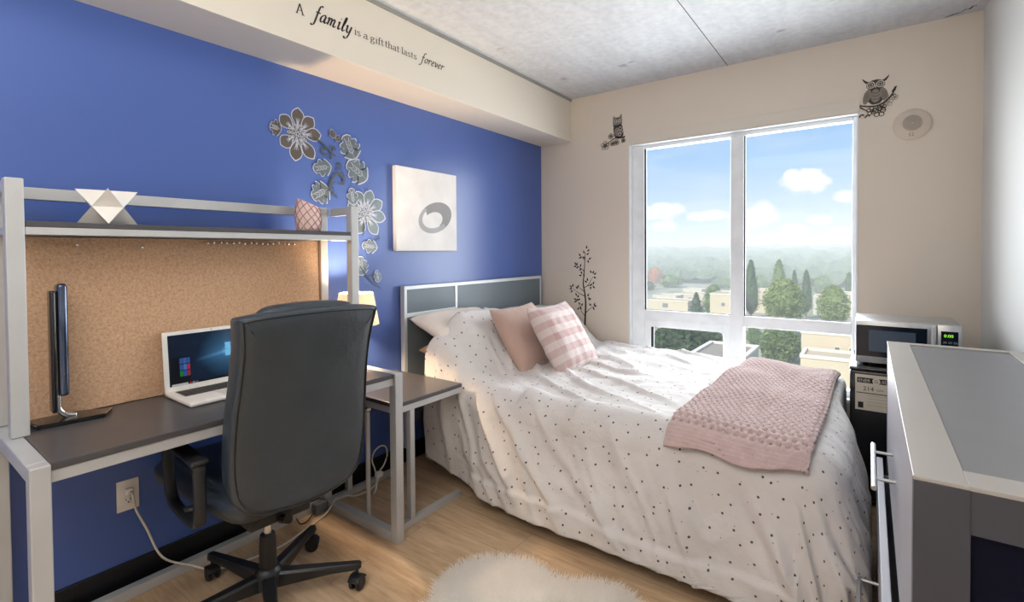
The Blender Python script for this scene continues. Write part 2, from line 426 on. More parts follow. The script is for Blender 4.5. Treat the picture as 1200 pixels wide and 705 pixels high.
b = B(); box(b, -2.123, -2.080, .380, .394, DZ+.035, 1.190, .006, 3); obj('stem', b, 'gloss_black', dl, 30)
m = N('dark_chrome'); m.color(m.ramp(m.noise(m.coord('Object', (3, 3, .6)), 9), [(.3, (64, 74, 96)), (.7, (120, 132, 158))])); m.set(Roughness=.16, Metallic=.9)
b = B(); box(b, -2.126, -2.077, .397, .423, DZ+.085, 1.212, .011, 4); obj('lamp_head', b, 'dark_chrome', dl, 40)

# ================================================================== laptop
lap = thing('laptop', (-2.02, .88, DZ), 'white laptop open on the desk, screen on a blue desktop', 'laptop')
m = N('silver_white'); m.color(m.ramp(m.noise(m.coord(), 20), [(.3, (226, 222, 216)), (.7, (236, 233, 228))])); m.set(Roughness=.35, Metallic=.1)
LY0, LY1, LXB, LXF = .702, 1.045, -2.140, -1.905
b = B(); box(b, LXB, LXF, LY0, LY1, DZ+.002, DZ+.018, .006, 3); obj('base', b, 'silver_white', lap, 40)
kb = B()
box(kb, LXB+.030, LXB+.128, LY0+.024, LY1-.024, DZ+.0178, DZ+.0186, 0); kw = obj('keyboard', kb, plain('key_well', (150, 146, 138), .5), lap)
b = B()
for r in range(5):
    for c in range(14):
        y = LY0+.028+c*.0206; x = LXB+.034+r*.0186
        box(b, x, x+.0155, y, y+.0172, DZ+.0186, DZ+.0202)
obj('keys', b, plain('keys_dark', (58, 54, 50), .5), kw)
b = B(); box(b, LXB+.145, LXB+.215, LY0+.12, LY0+.225, DZ+.0178, DZ+.0184, 0); obj('trackpad', b, plain('trackpad', (206, 202, 196), .3), lap)
th = radians(5.5); LH = .226
def lid(a, h, e): return Vector((LXB+.004 - h*sin(th) + e*cos(th), LY0+a, DZ+.016 + h*cos(th) + e*sin(th)))
def lidbox(b, a0, a1, h0, h1, e0, e1, bev=0):
    M = Matrix.Translation(lid(0, 0, 0)) @ Matrix.Rotation(-th, 4, 'Y')
    box(b, e0, e1, a0, a1, h0, h1, bev, 3, M)
LW = LY1-LY0
b = B(); lidbox(b, 0, LW, .0, LH, -.003, .004, .0034); ld = obj('screen_lid', b, 'silver_white', lap, 40)
m = N('screen_display'); v = m.coord('Generated')
sx = m.n('ShaderNodeSeparateXYZ'); m.l(v, sx.inputs[0])
def dist_to(yc, zc, sy, sz):
    a = m.math('MULTIPLY', m.math('SUBTRACT', sx.outputs[1], yc), sy); c2 = m.math('MULTIPLY', m.math('SUBTRACT', sx.outputs[2], zc), sz)
    return m.math('SQRT', m.math('ADD', m.math('MULTIPLY', a, a), m.math('MULTIPLY', c2, c2)))
beam = m.math('ABSOLUTE', m.math('SUBTRACT', m.math('SUBTRACT', sx.outputs[2], .55), m.math('MULTIPLY', m.math('SUBTRACT', sx.outputs[1], .68), .28)))
bc = m.ramp(beam, [(0, (90, 150, 200)), (.05, (40, 70, 104)), (.2, (0, 0, 0))])
fall = m.ramp(sx.outputs[1], [(.28, (0, 0, 0)), (.7, (255, 255, 255))])
glow = m.ramp(dist_to(.7, .55, 1.5, 1), [(0, (120, 190, 230)), (.14, (56, 104, 140)), (.55, (18, 36, 58)), (1, (20, 30, 48))])
colr = m.mix(1.0, glow, m.mix(1.0, bc, fall, 'MULTIPLY'), 'ADD')
m.set(Base_Color=(.006, .008, .012, 1), Roughness=.12, Emission_Strength=.55); m.l(colr, m.b.inputs['Emission Color'])
b = B(); lidbox(b, .017, LW-.017, .018, LH-.014, .0035, .0045); dsp = obj('display', b, 'screen_display', ld)
def scr(a0, a1, h0, h1, c, nm, e=.5, lift=.0049):
    W0, H0 = LW-.034, LH-.032
    b = B(); lidbox(b, .017+a0*W0, .017+a1*W0, .018+h0*H0, .018+h1*H0, .0045, lift)
    key = 'scr_%d_%d_%d' % c
    if key not in MATS: plain(key, tuple(int(x*.2) for x in c), .2, emit=c, es=e)
    return obj(nm, b, key, dsp)
scr(.02, .235, .04, .56, (26, 28, 34), 'start_menu')
scr(0, 1, 0, .04, (16, 18, 24), 'taskbar')
scr(.02, .2, 0.0, .038, (200, 204, 206), 'search_box', lift=.0052)
TC = {(0, 0): (58, 98, 170), (1, 0): (70, 112, 184), (2, 0): (58, 98, 170), (0, 1): (58, 98, 170), (1, 1): (84, 128, 190), (2, 1): (190, 52, 84), (0, 2): (36, 140, 60), (1, 2): (60, 96, 180), (2, 2): (150, 60, 80)}
for (i, j), c in TC.items(): scr(.115+i*.04, .151+i*.04, .42-j*.125, .53-j*.125, c, 'tile', lift=.0053)
for k in range(5): scr(.215+k*.02, .23+k*.02, .005, .035, ((204, 70, 50), (70, 110, 190), (210, 180, 80), (190, 60, 60), (90, 140, 200))[k], 'task_icon', lift=.0053)
for i in range(2):
    for j in range(2): scr(.655+i*.075, .722+i*.075, .445+j*.145, .58+j*.145, (110, 184, 226), 'logo_pane', .8)
b = B(); lathe(b, [(.0018, 0), (.0018, .0004)], lid(LW/2, LH-.007, .004), 10, 'X'); obj('webcam', b, 'gloss_black', ld)

# ================================================================== ornaments on the shelf
def star(c, a, rz):
    b = B(); h = a/2
    for sgn in (1, -1):
        P = [Vector((h*x, h*y, h*z*1)) for x, y, z in ((1, 1, sgn), (-1, -1, sgn), (1, -1, -sgn), (-1, 1, -sgn))]
        vs = [b.verts.new(Matrix.Rotation(rz, 4, 'Z') @ p + Vector(c)) for p in P]
        for f in ((0, 1, 2), (0, 1, 3), (0, 2, 3), (1, 2, 3)): b.faces.new([vs[i] for i in f])
    return b
st = star((-2.10, .535, SZ+.0585), .117, radians(32))
tag(obj('star_ornament', st, plain('matte_white', (236, 232, 226), .55), None, False, (-2.10, .535, SZ)), 'white folded geometric star ornament on the high shelf', 'ornament')
cl = (-2.118, 1.286)
cup = thing('candle_holder', (cl[0], cl[1], SZ), 'pink lattice candle holder with slanted rim on the high shelf', 'candle holder')
def cupp(h, a, r):   # height 0..1, slanted rim
    top = .132+.020*cos(a+2.2); z = h*top
    return Vector((cl[0]+r*cos(a), cl[1]+r*sin(a), SZ+.001+z))
def cr(h): return .046+.010*sin(pi*min(1, h*.9+.08))
b = B(); grid(b, lambda u, v: cupp(v, 2*pi*u, cr(v)), 32, 8); bmesh.ops.remove_doubles(b, verts=b.verts, dist=1e-5)
o = obj('vessel', b, plain('pink_ceramic', (238, 210, 204), .5), cup, True); md = o.modifiers.new('s', 'SOLIDIFY'); md.thickness = .004
b = B(); lathe(b, [(.046, 0), (.046, .004)], (cl[0], cl[1], SZ), 32); obj('base', b, 'pink_ceramic', cup)
b = B()
for k in range(10):
    for s in (1, -1):
        tube(b, [cupp(j/14, 2*pi*k/10+s*j/14*1.9, cr(j/14)+.0018) for j in range(15)], .0016, 5)
obj('lattice', b, plain('lattice_brown', (172, 124, 120), .5), cup)
# ================================================================== office chair
m = N('black_leather'); v = m.coord()
m.color(m.ramp(m.noise(v, 6, 4), [(.3, (36, 45, 53)), (.7, (48, 58, 66))])); m.set(Roughness=.34); m.b.inputs['Specular IOR Level'].default_value = .75
vo = m.n('ShaderNodeTexVoronoi'); vo.inputs['Scale'].default_value = 300; m.l(v, vo.inputs['Vector'])
m.bump(m.math('ADD', m.math('MULTIPLY', vo.outputs['Distance'], .25), m.math('MULTIPLY', m.noise(v, 9, 4), 2.6)), .4, .005)
chx, chy = -1.812, .915
ch = thing('office_chair', (chx, chy, 0), 'black leather high-back office chair with its back to the camera, pulled up to the desk', 'office chair')
CHR = radians(176)
CM = Matrix.Translation((chx, chy, 0)) @ Matrix.Rotation(CHR, 4, 'Z')     # local +x = the way the chair faces, +y = its left... of the sitter
def xf(bm): bmesh.ops.transform(bm, matrix=CM, verts=bm.verts); return bm
def pad(outline, layers, fn):
    """closed outline (a, b) lofted through (depth, inset) layers; fn(a, b, d) -> point"""
    bm = B(); n = len(outline)
    cx = sum(p[0] for p in outline)/n; cy = sum(p[1] for p in outline)/n
    norms = []
    for i in range(n):
        dx = outline[(i+1) % n][0]-outline[i-1][0]; dy = outline[(i+1) % n][1]-outline[i-1][1]; l = hypot(dx, dy)
        norms.append((-dy/l, dx/l))
    rings = []
    for d, ins in layers:
        if ins < .1: rings.append([bm.verts.new(fn(p[0]+q[0]*ins, p[1]+q[1]*ins, d)) for p, q in zip(outline, norms)])
        else:
            k = 1-ins; rings.append([bm.verts.new(fn(cx+(p[0]-cx)*k, cy+(p[1]-cy)*k, d)) for p in outline])
    for A, Q in zip(rings, rings[1:]):
        for i in range(n): bm.faces.new((A[i], A[(i+1) % n], Q[(i+1) % n], Q[i]))
    bm.faces.new(rings[0][::-1]); bm.faces.new(rings[-1])
    return bm
# backrest: outline in (y, z), counter-clockwise
def backx(y, z): # rear surface of the back, curved and reclined
    t = (z-.48)/.62
    return -.222 - .100*t + .022*sin(pi*t) - .022*(1-(y/.26)**2)
half = [(0, .430), (.10, .436), (.175, .456), (.222, .505), (.240, .58), (.244, .68), (.240, .80), (.234, .90), (.233, 1.0), (.241, 1.075), (.242, 1.100), (.228, 1.109), (.15, 1.117), (0, 1.121)]
out = half + [(-y, z) for y, z in half[-2:0:-1]]
out = smooth2(out, 4, True)
lay = [(-.008, .95), (-.008, .8), (-.007, .6), (-.005, .4), (-.003, .25), (-.001, .13), (.003, .02), (.006, .010), (.012, .003), (.022, 0), (.07, 0), (.088, .006), (.10, .02), (.106, .13), (.112, .3), (.114, .7), (.114, .95)]
bm = pad(out, lay, lambda y, z, d: Vector((backx(y, z)+d+.01*ns(y*6, z*6, d*3)*(.35 if d < .02 else 1), y-.036, z))); xf(bm)
bk = obj('backrest', bm, 'black_leather', ch, True)
bm = B(); n = len(out)
pip = []
for i, (y, z) in enumerate(out):
    dx = out[(i+1) % n][0]-out[i-1][0]; dz = out[(i+1) % n][1]-out[i-1][1]; l = hypot(dx, dz)
    y2, z2 = y-dz/l*.014, z+dx/l*.014
    pip.append((backx(y2, z2)+.003, y2-.036, z2))
tube(bm, pip, .0028, 6, closed=True); xf(bm); obj('piping', bm, plain('leather_piping', (22, 23, 25), .4), bk, True)
# head cushion on the front, rising above the back
hh = [(0, .93), (.11, .935), (.165, .965), (.175, 1.03), (.165, 1.10), (.13, 1.130), (.05, 1.138), (0, 1.139)]
ho = smooth2(hh + [(-y, z) for y, z in hh[-2:0:-1]], 4, True)
bm = pad(ho, [(.05, .02), (.07, 0), (.12, 0), (.145, .02), (.152, .13), (.157, .3), (.16, .7), (.16, .92)], lambda y, z, d: Vector((backx(y, z)+d-.012, y-.036, z))); xf(bm)
obj('headrest', bm, 'black_leather', ch, True)
# seat
sh = [(-.195, 0), (-.195, .12), (-.16, .18), (0, .212), (.26, .240), (.41, .250), (.472, .185), (.490, 0)]
so = smooth2(sh + [(x, -y) for x, y in sh[-2:0:-1]], 4, True); so = so[::-1]
bm = pad(so, [(.375, .9), (.375, .5), (.376, .13), (.38, .03), (.39, .008), (.42, 0), (.445, .004), (.463, .02), (.472, .04), (.48, .15), (.484, .3), (.48, .6), (.478, .9)], lambda x, y, d: Vector((x, y, d+.028-.02*max(0, (x-.30)/.2)**2+.012*(y/.26)**2))); xf(bm)
obj('seat', bm, 'black_leather', ch, True)
bm = B(); box(bm, -.12, .13, -.11, .11, .345, .402, .012, 3); tube(bm, [(-.12, 0, .355), (-.17, 0, .37), (-.19, 0, .42), (-.195, 0, .50)], .016, 8); xf(bm); obj('tilt_mechanism', bm, 'black_plastic', ch, 30)
# arms: closed loops of flat section, with a pad on top
for s in (1, -1):
    bm = B(); Y = .258*s
    loop = smooth2([(-.105, .440), (-.125, .48), (-.122, .60), (-.10, .632), (.13, .636), (.185, .628), (.198, .60), (.185, .52), (.165, .46), (.12, .432), (.0, .428)], 5, True)
    nL = len(loop); ra = []
    for i, (x, z) in enumerate(loop):
        dx = loop[(i+1) % nL][0]-loop[i-1][0]; dz = loop[(i+1) % nL][1]-loop[i-1][1]; l = hypot(dx, dz)
        nx, nz = dz/l, -dx/l; w, t = .017, .010
        ra.append([bm.verts.new((x+nx*t*q, Y+w*p, z+nz*t*q)) for p, q in ((-1, -.6), (-.7, -1), (.7, -1), (1, -.6), (1, .6), (.7, 1), (-.7, 1), (-1, .6))])
    for i in range(nL):
        A, Q = ra[i], ra[(i+1) % nL]
        for k in range(8): bm.faces.new((A[k], A[(k+1) % 8], Q[(k+1) % 8], Q[k]))
    tube(bm, [(.03, Y, .432), (.03, Y*.8, .432)], .018, 8)
    xf(bm); arm = obj('armrest', bm, 'soft_black_plastic', ch, True)
    bm = B(); box(bm, -.14, .20, Y-.026, Y+.026, .637, .653, .007, 4); xf(bm); obj('arm_pad', bm, 'soft_black_plastic', arm, 40)
# gas lift
bm = B(); lathe(bm, [(.014, .19), (.014, .36)], (0, 0, 0), 20); xf(bm); obj('gas_lift', bm, 'chrome', ch, 40)
bm = B(); lathe(bm, [(.030, .06), (.031, .12), (.029, .225), (.027, .248), (.025, .258), (.016, .260)], (0, 0, 0), 24); xf(bm); obj('column_sleeve', bm, 'black_plastic', ch, 40)
bm = B(); lathe(bm, [(.036, .055), (.05, .07), (.05, .115), (.036, .135), (.030, .138)], (0, 0, 0), 24); xf(bm); obj('base_hub', bm, 'black_plastic', ch, 40)
for k in range(5):
    a = radians(48+72*k)-CHR; ca, sa = cos(a), sin(a); R = Matrix.Rotation(a, 4, 'Z')
    bm = B(); rings = []
    for x, w, z0, z1 in ((.03, .024, .062, .118), (.12, .022, .072, .114), (.22, .019, .082, .11), (.305, .0165, .082, .106), (.325, .016, .084, .105), (.335, .009, .088, .102)):
        rings.append([bm.verts.new((x, y, z)) for y, z in ((-w, z0), (w, z0), (w, z1-.008), (w*.7, z1), (-w*.7, z1), (-w, z1-.008))])
    for A, Q in zip(rings, rings[1:]):
        for i in range(6): bm.faces.new((A[i], A[(i+1) % 6], Q[(i+1) % 6], Q[i]))
    bm.faces.new(rings[0][::-1]); bm.faces.new(rings[-1])
    bmesh.ops.transform(bm, matrix=R, verts=bm.verts); xf(bm); leg = obj('base_leg', bm, 'black_plastic', ch, 35)
    bm = B(); C = Vector((.318, 0, .027)); wa = radians(60+50*k)
    for s in (-1, 1): lathe(bm, [(.012, s*.007), (.024, s*.008), (.027, s*.012), (.027, s*.019), (.022, s*.024), (.006, s*.025)], (0, 0, 0), 20, 'Y')
    hood = B(); tube(bm, [(0, -.008, 0), (0, .008, 0)], .010, 10)
    pts = [(.030*cos(t), .030*sin(t)) for t in [radians(20+14*i) for i in range(11)]]
    for (x0, z0), (x1, z1) in zip(pts, pts[1:]): bar(bm, (x0, 0, z0), (x1, 0, z1), .046, .004, .001)
    hood.free()
    bmesh.ops.transform(bm, matrix=Matrix.Translation(C) @ Matrix.Rotation(wa, 4, 'Z'), verts=bm.verts)
    tube(bm, [(C.x, 0, .05), (C.x, 0, .086)], .0065, 10)
    bmesh.ops.transform(bm, matrix=R, verts=bm.verts); xf(bm); obj('caster', bm, 'black_plastic', leg, 40)

# ================================================================== wall outlet, cords and power strip
oc = at(149.5, 579, 'X', WX)
outl = thing('wall_outlet', (WX, oc.y, oc.z), 'white double wall outlet low on the blue wall under the desk', 'outlet')
b = B(); box(b, WX+.0005, WX+.007, oc.y-.036, oc.y+.036, oc.z-.060, oc.z+.060, .003, 3); obj('cover_plate', b, 'white_plastic', outl, 40)
plain('outlet_slot', (40, 38, 36), .6)
for dz in (.02, -.02):
    b = B(); box(b, WX+.0068, WX+.0085, oc.y-.017, oc.y+.017, oc.z+dz-.0155, oc.z+dz+.0155, .0007); so_ = obj('socket', b, 'white_plastic', outl)
    if dz < 0:
        b = B(); box(b, WX+.0084, WX+.0089, oc.y-.0085, oc.y-.006, oc.z+dz, oc.z+dz+.008); box(b, WX+.0084, WX+.0089, oc.y+.006, oc.y+.0085, oc.z+dz-.001, oc.z+dz+.008)
        lathe(b, [(.0028, .0084), (.0028, .0089)], (WX, oc.y, oc.z+dz-.007), 10, 'X'); obj('socket_slots', b, 'outlet_slot', so_)
pc = thing('extension_cord', (WX+.02, oc.y, 0), 'white extension cord from the wall outlet along the floor behind the chair to the nightstand', 'cord')
b = B(); box(b, WX+.0092, WX+.030, oc.y-.013, oc.y+.013, oc.z+.008, oc.z+.031, .005, 3); obj('plug', b, 'white_plastic', pc, 40)
path = [(WX+.030, oc.y, oc.z+.018), (WX+.046, oc.y+.004, oc.z+.008), (WX+.05, oc.y+.012, oc.z-.05), (-2.255, oc.y+.035, .24), (-2.225, oc.y+.075, .12), (-2.205, .80, .05), (-2.16, .88, .008), (-2.12, 1.0, .006), (-2.10, 1.12, .006), (-2.13, 1.24, .006), (-2.165, 1.36, .006), (-2.18, 1.41, .02), (-2.19, 1.453, .048), (-2.20, 1.495, .04), (-2.205, 1.53, .0345), (-2.21, 1.59, .008), (-2.205, 1.66, .006), (-2.20, 1.71, .02), (-2.195, 1.735, .06)]
b = B(); tube(b, smooth2(path, 6), .0042, 8); obj('cable', b, 'white_cable', pc, True)
b = B(); box(b, -2.214, -2.182, 1.715, 1.755, .058, .088, .007, 3); obj('socket_end', b, 'white_plastic', pc, 40)
lp = [(-2.2, 1.745, .0935), (-2.2, 1.77, .11), (-2.2, 1.795, .16), (-2.2, 1.785, .21), (-2.2, 1.745, .225), (-2.2, 1.705, .205), (-2.198, 1.69, .165), (-2.19, 1.70, .12), (-2.18, 1.705, .07), (-2.165, 1.69, .02), (-2.15, 1.66, .006)]
b = B(); tube(b, smooth2(lp, 6), .0042, 8); tag(obj('lamp_cord', b, 'white_cable', None, True, (-2.2, 1.745, .088)), 'white cord looped upright out of the extension socket under the nightstand', 'cord')
ad = B(); box(ad, -2.318, -2.292, 1.385, 1.425, .11, .16, .004); 
ps = thing('power_adapter', (-2.22, 1.39, 0), 'small grey power adapter on the floor by the desk foot behind the chair', 'power adapter')
ad.free()
b = B(); box(b, -2.247, -2.205, 1.355, 1.425, .0405 if False else .001, .055, .006, 3); obj('body', b, plain('adapter_grey', (92, 98, 106), .5), ps, 40)
b = B(); tube(b, smooth2([(-2.215, 1.356, .03), (-2.20, 1.33, .02), (-2.195, 1.30, .005), (-2.2, 1.27, .005), (-2.235, 1.27, .02)], 5), .003, 6); obj('lead', b, 'black_plastic', ps, True)
# ================================================================== bed
bed = thing('bed', (-1.27, 2.78, 0), 'double bed against the blue wall with a dark panelled headboard, under the window', 'bed')
plain('headboard_grey', (98, 110, 119), .42, 0, .03)
plain('headboard_strip', (208, 213, 216), .4, .2, .02)
plain('headboard_edge', (206, 172, 146), .5)
HY0, HY1, HZ = 2.018, 3.565, 1.098
b = B(); box(b, WX+.012, WX+.042, HY0+.004, HY1-.004, .25, HZ-.004); hb = obj('headboard', b, 'headboard_grey', bed)
b = B(); x0, x1 = WX+.010, WX+.046
box(b, x0, x1, HY0, HY1, HZ-.022, HZ, .0015); box(b, x0, x1, HY0, HY0+.022, .1, HZ-.022, .0015); box(b, x0, x1, HY1-.02, HY1, .1, HZ-.022, .0015)
box(b, x0, x1, 2.474, 2.496, .25, HZ-.022, .0015); box(b, x0, x1, HY0+.022, 2.474, .905, .930, .0015)
obj('headboard_frame', b, 'headboard_strip', hb)
b = B(); box(b, -2.275, -.28, 2.12, 3.47, .30, .52, .05, 4); obj('mattress', b, plain('mattress_white', (226, 220, 212), .8), bed, 40)
b = B(); box(b, -2.285, -.27, 2.14, 3.45, .20, .299, .004); obj('bed_frame', b, 'dark_laminate', bed)
for x in (-2.25, -.34):
    for y in (2.15, 3.40):
        b = B(); box(b, x, x+.04, y, y+.04, 0, .199, .003); obj('leg', b, 'grey_metal', bed)

# ---- the comforter: flat cloth coordinates (u along the bed, v across) laid over the mattress
BX1, BY0, BY1, RAD = -.19, 2.045, 3.47, .135
def yedge(x): return BY0 + .055*(1-sstep(-1.78, -1.50, x))
def top_z(x, y, fine=1):
    bump = 1-sstep(-2.06, -1.66, x)
    yb = (.62+.38*sstep(2.06, 2.26, y))*(1-.20*sstep(2.45, 3.0, y))
    z = .600 + .345*bump*yb
    z += .018*sin(x*3.1+y*1.7)*.5 - .02*sstep(-.6, -.25, x) - .012*sstep(3.0, 3.5, y)
    z += (.016*ns(x*3.2, y*3.0, 1)+fine*(.010*ns(x*8+2*ns(x*2, y*2, 4), y*7, 2)+.005*ns(x*18, y*16, 3)))
    # creases running down from the pillow mound
    k = ns((x*.55+y)*5.5, x*1.6, 7); z += fine*.022*max(0, 1-abs(k)*5)*sstep(-2.0, -1.6, x)*(1-sstep(-1.1, -.5, x))
    return z
def drape(u, v, lift=0.0, fine=1):
    ye = yedge(min(u, BX1)); qx = min(u, BX1); qy = max(ye, min(v, BY1))
    dx, dy = u-qx, v-qy; d = hypot(dx, dy); T = top_z(qx, qy, fine)
    if d < 1e-7: return Vector((u, v, T+lift))
    nx, ny = dx/d, dy/d; r = RAD; arc = r*pi/2
    per = qx*1.0 + (atan2(nx, -ny)*.35 if dx > 0 else 0) + (qy-ye if dx > 0 and dy == 0 else 0)      # distance along the edge
    if d < arc:
        a = d/r; h = r*sin(a); drop = r*(1-cos(a)); en, ez = sin(a), cos(a)
    else:
        s = d-arc; fl = .02+.28*sstep(-1.9, -1.3, qx)+(.10 if dx > 0 else 0)
        h = r+fl*s*.45; drop = r+s*.985; en, ez = 1, 0
    k = sstep(.02, .5, d)
    # hanging folds, slanting towards the foot of the bed
    ph = per*1.0 - d*.55
    f1 = ns(ph*3.1, d*1.3, 11); f2 = ns(ph*8.5, d*2.2, 17); f3 = ns(per*16, d*14, 23)*fine
    fold = .036*f1 + .042*max(0, 1-abs(f1)*4.2)*k + .016*f2*(.4+.6*fine) + .022*max(0, 1-abs(f2)*4)*k*fine + .006*f3
    fold *= (1-.6*sstep(.42, .66, d))*(.18+.9*k)*(.45+.55*sstep(-1.9, -1.35, qx))
    hem = .020+.05*(1-sstep(-2.2, -1.75, qx))
    if d > .1: drop_tot = r+(.66-arc); sc = (T-hem)/drop_tot; drop = drop*(1+(sc-1)*sstep(.1, .66, d)) if dy < 0 else drop
    z = max(.014+.006*(1+ns(per*9, d*9, 5)), T-drop+ez*lift)
    if T-drop < .014: h += (.014-(T-drop))*.6
    hh = h+fold+en*lift
    if dy < 0 and dx == 0:      # long creases sweeping from the pillow corner down to the foot, and the turned band along the hem
        for u0, sl, am, wd in ((-2.0, .30, .016, .030), (-1.86, .52, .024, .028), (-1.72, .78, .028, .026), (-1.60, 1.05, .022, .030), (-1.36, .95, .016, .030), (-.95, .55, .012, .035), (-.62, -.30, .014, .035)):
            uc = u0+sl*d**1.15+.03*ns(d*6, u0*9); hh += fine*am*exp(-((qx-uc)/wd)**2)*sstep(.02, .16, d)*(1-sstep(.40, .60, d))
        hh += .017*sstep(.0, .025, d-.505-.05*(qx+1.2)*.4-.02*ns(qx*2.2, 3.1))*sstep(-1.9, -1.6, qx)
    X, Y = qx+nx*hh, qy+ny*hh
    if Y > DY-.035: Y = DY-.035
    lim = .022-.125*sstep(2.62, 2.95, Y)
    if X > lim-.03: X = lim-.03*exp(-(X-lim+.03)/.03)
    return Vector((X, Y, z))
def head_u(v): return -2.262 + .20*(1-sstep(2.40, 2.80, v)) + .12*(1-sstep(1.95, 2.25, v))*0
VN, VF, UF = BY0-.615, 3.66, BX1+.66
NU, NV = 250, 250
def cl_uv(i, j):
    v = VN+(VF-VN)*j; u0 = head_u(v); u1 = UF
    # rounded foot corners
    c = .34
    if v < VN+c: u1 = UF-c+sqrt(max(0, c*c-(VN+c-v)**2))
    u = u0+(u1-u0)*i
    return u, v + (.055*(1-sstep(-1.78, -1.50, u)) if v < 2.3 else .055*(1-sstep(-1.78, -1.50, u))*(1-sstep(2.3, 2.8, v)))
b = B(); grid(b, lambda i, j: drape(*cl_uv(i, j)), NU, NV, lambda i, j: cl_uv(i, j))
m = N('dotted_cotton'); uv = m.n('ShaderNodeUVMap'); mp = m.n('ShaderNodeMapping'); m.l(uv.outputs[0], mp.inputs[0])
def dots(scale, rad, seed, rnd=.75):
    w = m.n('ShaderNodeTexVoronoi'); w.voronoi_dimensions = '2D'; w.inputs['Scale'].default_value = scale; w.inputs['Randomness'].default_value = rnd
    a = m.n('ShaderNodeVectorMath', operation='ADD'); m.l(mp.outputs[0], a.inputs[0]); a.inputs[1].default_value = (seed, seed*1.7, 0)
    m.l(a.outputs[0], w.inputs['Vector']); return m.ramp(w.outputs['Distance'], [(rad*.8, (255, 255, 255)), (rad*1.1, (0, 0, 0))])
base = m.ramp(m.noise(m.coord(), 4, 3), [(.3, (212, 207, 204)), (.7, (222, 217, 214))])
c = m.mix(m.math('MULTIPLY', dots(14.5, .068, 0), .92), base, rgba((28, 28, 32)))
c = m.mix(m.math('MULTIPLY', dots(10, .026, 3.3, .9), .55), c, rgba((60, 58, 60)))
m.color(c); m.set(Roughness=.85, Sheen_Weight=.15)
m.bump(m.math('ADD', m.math('MULTIPLY', m.noise(m.coord(), 55, 4, .6), .5), m.noise(m.coord(), 16, 3)), .35, .012)
cf = obj('comforter', b, 'dotted_cotton', None, True, (-1.2, 2.7, .6)); tag(cf, 'white comforter with small black dots draped over the bed to the floor', 'comforter')
md = cf.modifiers.new('thick', 'SOLIDIFY'); md.thickness = .010; md.offset = -1

# ---- sleeping pillows under the head end of the comforter
def cushion(w, h, t, nx=36, pinch=.10, seed=0, wr=.006):
    bm = B()
    for s in (1, -1):
        def P(i, j):
            a, c = 2*i-1, 2*j-1
            x = a*(1-pinch*(1-c*c)*.5*abs(a)); y = c*(1-pinch*(1-a*a)*.5*abs(c))
            e = max(0, (1-a**4)*(1-c**4))
            z = s*t/2*(e**.55)*(1-.15*(a*a+c*c)*.5)
            z += s*wr*(ns(a*2.4+seed, c*2.4, s)+.6*ns(a*6+seed, c*6, s))*min(1, e*3)
            return Vector((x*w/2, y*h/2, z))
        grid(bm, P, nx, nx, lambda i, j: (i*w, j*h))
    bmesh.ops.remove_doubles(bm, verts=bm.verts, dist=.0006)
    return bm
def place(bm, c, xa, ya):
    xa, ya = Vector(xa).normalized(), Vector(ya).normalized(); za = xa.cross(ya).normalized(); ya = za.cross(xa)
    M = Matrix.Translation(c) @ Matrix((xa, ya, za)).transposed().to_4x4()
    bmesh.ops.transform(bm, matrix=M, verts=bm.verts); return bm
plain('pillow_white', (232, 222, 212), .85, 0, .02, 5, .2, 40)
c = (-2.145, 2.37, .845); o = obj('sleeping_pillow', place(cushion(.66, .30, .12, seed=3), c, (0, 1, .0), (-.9, 0, .35)), 'pillow_white', None, True, c); tag(o, 'white sleeping pillow poking out of the comforter against the headboard', 'pillow')
plain('pillow_tan', (206, 168, 136), .85, 0, .02, 5, .2, 40)
c = (-2.11, 2.42, .690); o = obj('sleeping_pillow', place(cushion(.62, .34, .13, seed=5), c, (0, 1, 0), (-1, 0, .02)), 'pillow_tan', None, True, c); tag(o, 'tan lower pillow mostly hidden under the comforter behind the nightstand', 'pillow')

# ---- cushions
plain('dusty_pink', (186, 158, 146), .9, 0, .02, 5, .25, 60, sheen=.2)
m = N('pink_gingham'); uv = m.n('ShaderNodeUVMap'); sp = m.n('ShaderNodeSeparateXYZ'); m.l(uv.outputs[0], sp.inputs[0])
def stripe(ax): return m.math('GREATER_THAN', m.math('FRACT', m.math('MULTIPLY', sp.outputs[ax], 1/.088)), .5)
s1, s2 = stripe(0), stripe(1)
f = m.math('ADD', m.math('MULTIPLY', s1, .32), m.math('MULTIPLY', s2, .56))
hz = m.noise(m.coord(), 8, 3); f = m.math('MULTIPLY', f, m.math('ADD', .2, m.math('MULTIPLY', hz, 1.3)))
m.color(m.mix(f, rgba((214, 200, 196)), rgba((178, 136, 134)))); m.set(Roughness=.9, Sheen_Weight=.2); m.bump(m.noise(m.coord(), 60, 3), .25, .004)
tilt = (-.50, 0, .80)
def corner_place(px, py, y0, w, h, t, m_, label, seed, yaw=0):
    p = at(px, py, 'Y', y0)
    xa = Vector((-sin(yaw), cos(yaw), .02)); ya = Vector(tilt); ya = (Matrix.Rotation(yaw, 3, 'Z') @ ya).normalized()
    c = p + xa.normalized()*w/2 + ya*h/2
    o = obj('cushion', place(cushion(w, h, t, 40, seed=seed, pinch=.13), c, xa, ya), m_, None, True, c); tag(o, label, 'cushion'); return o
corner_place(612, 443, 2.36, .47, .46, .16, 'dusty_pink', 'plain dusty pink cushion leaning on the bed pillows, behind the checked one', 1.3)
corner_place(659, 446, 2.42, .47, .47, .16, 'pink_gingham', 'pink and white gingham cushion at the front of the bed pillows', 2.1)

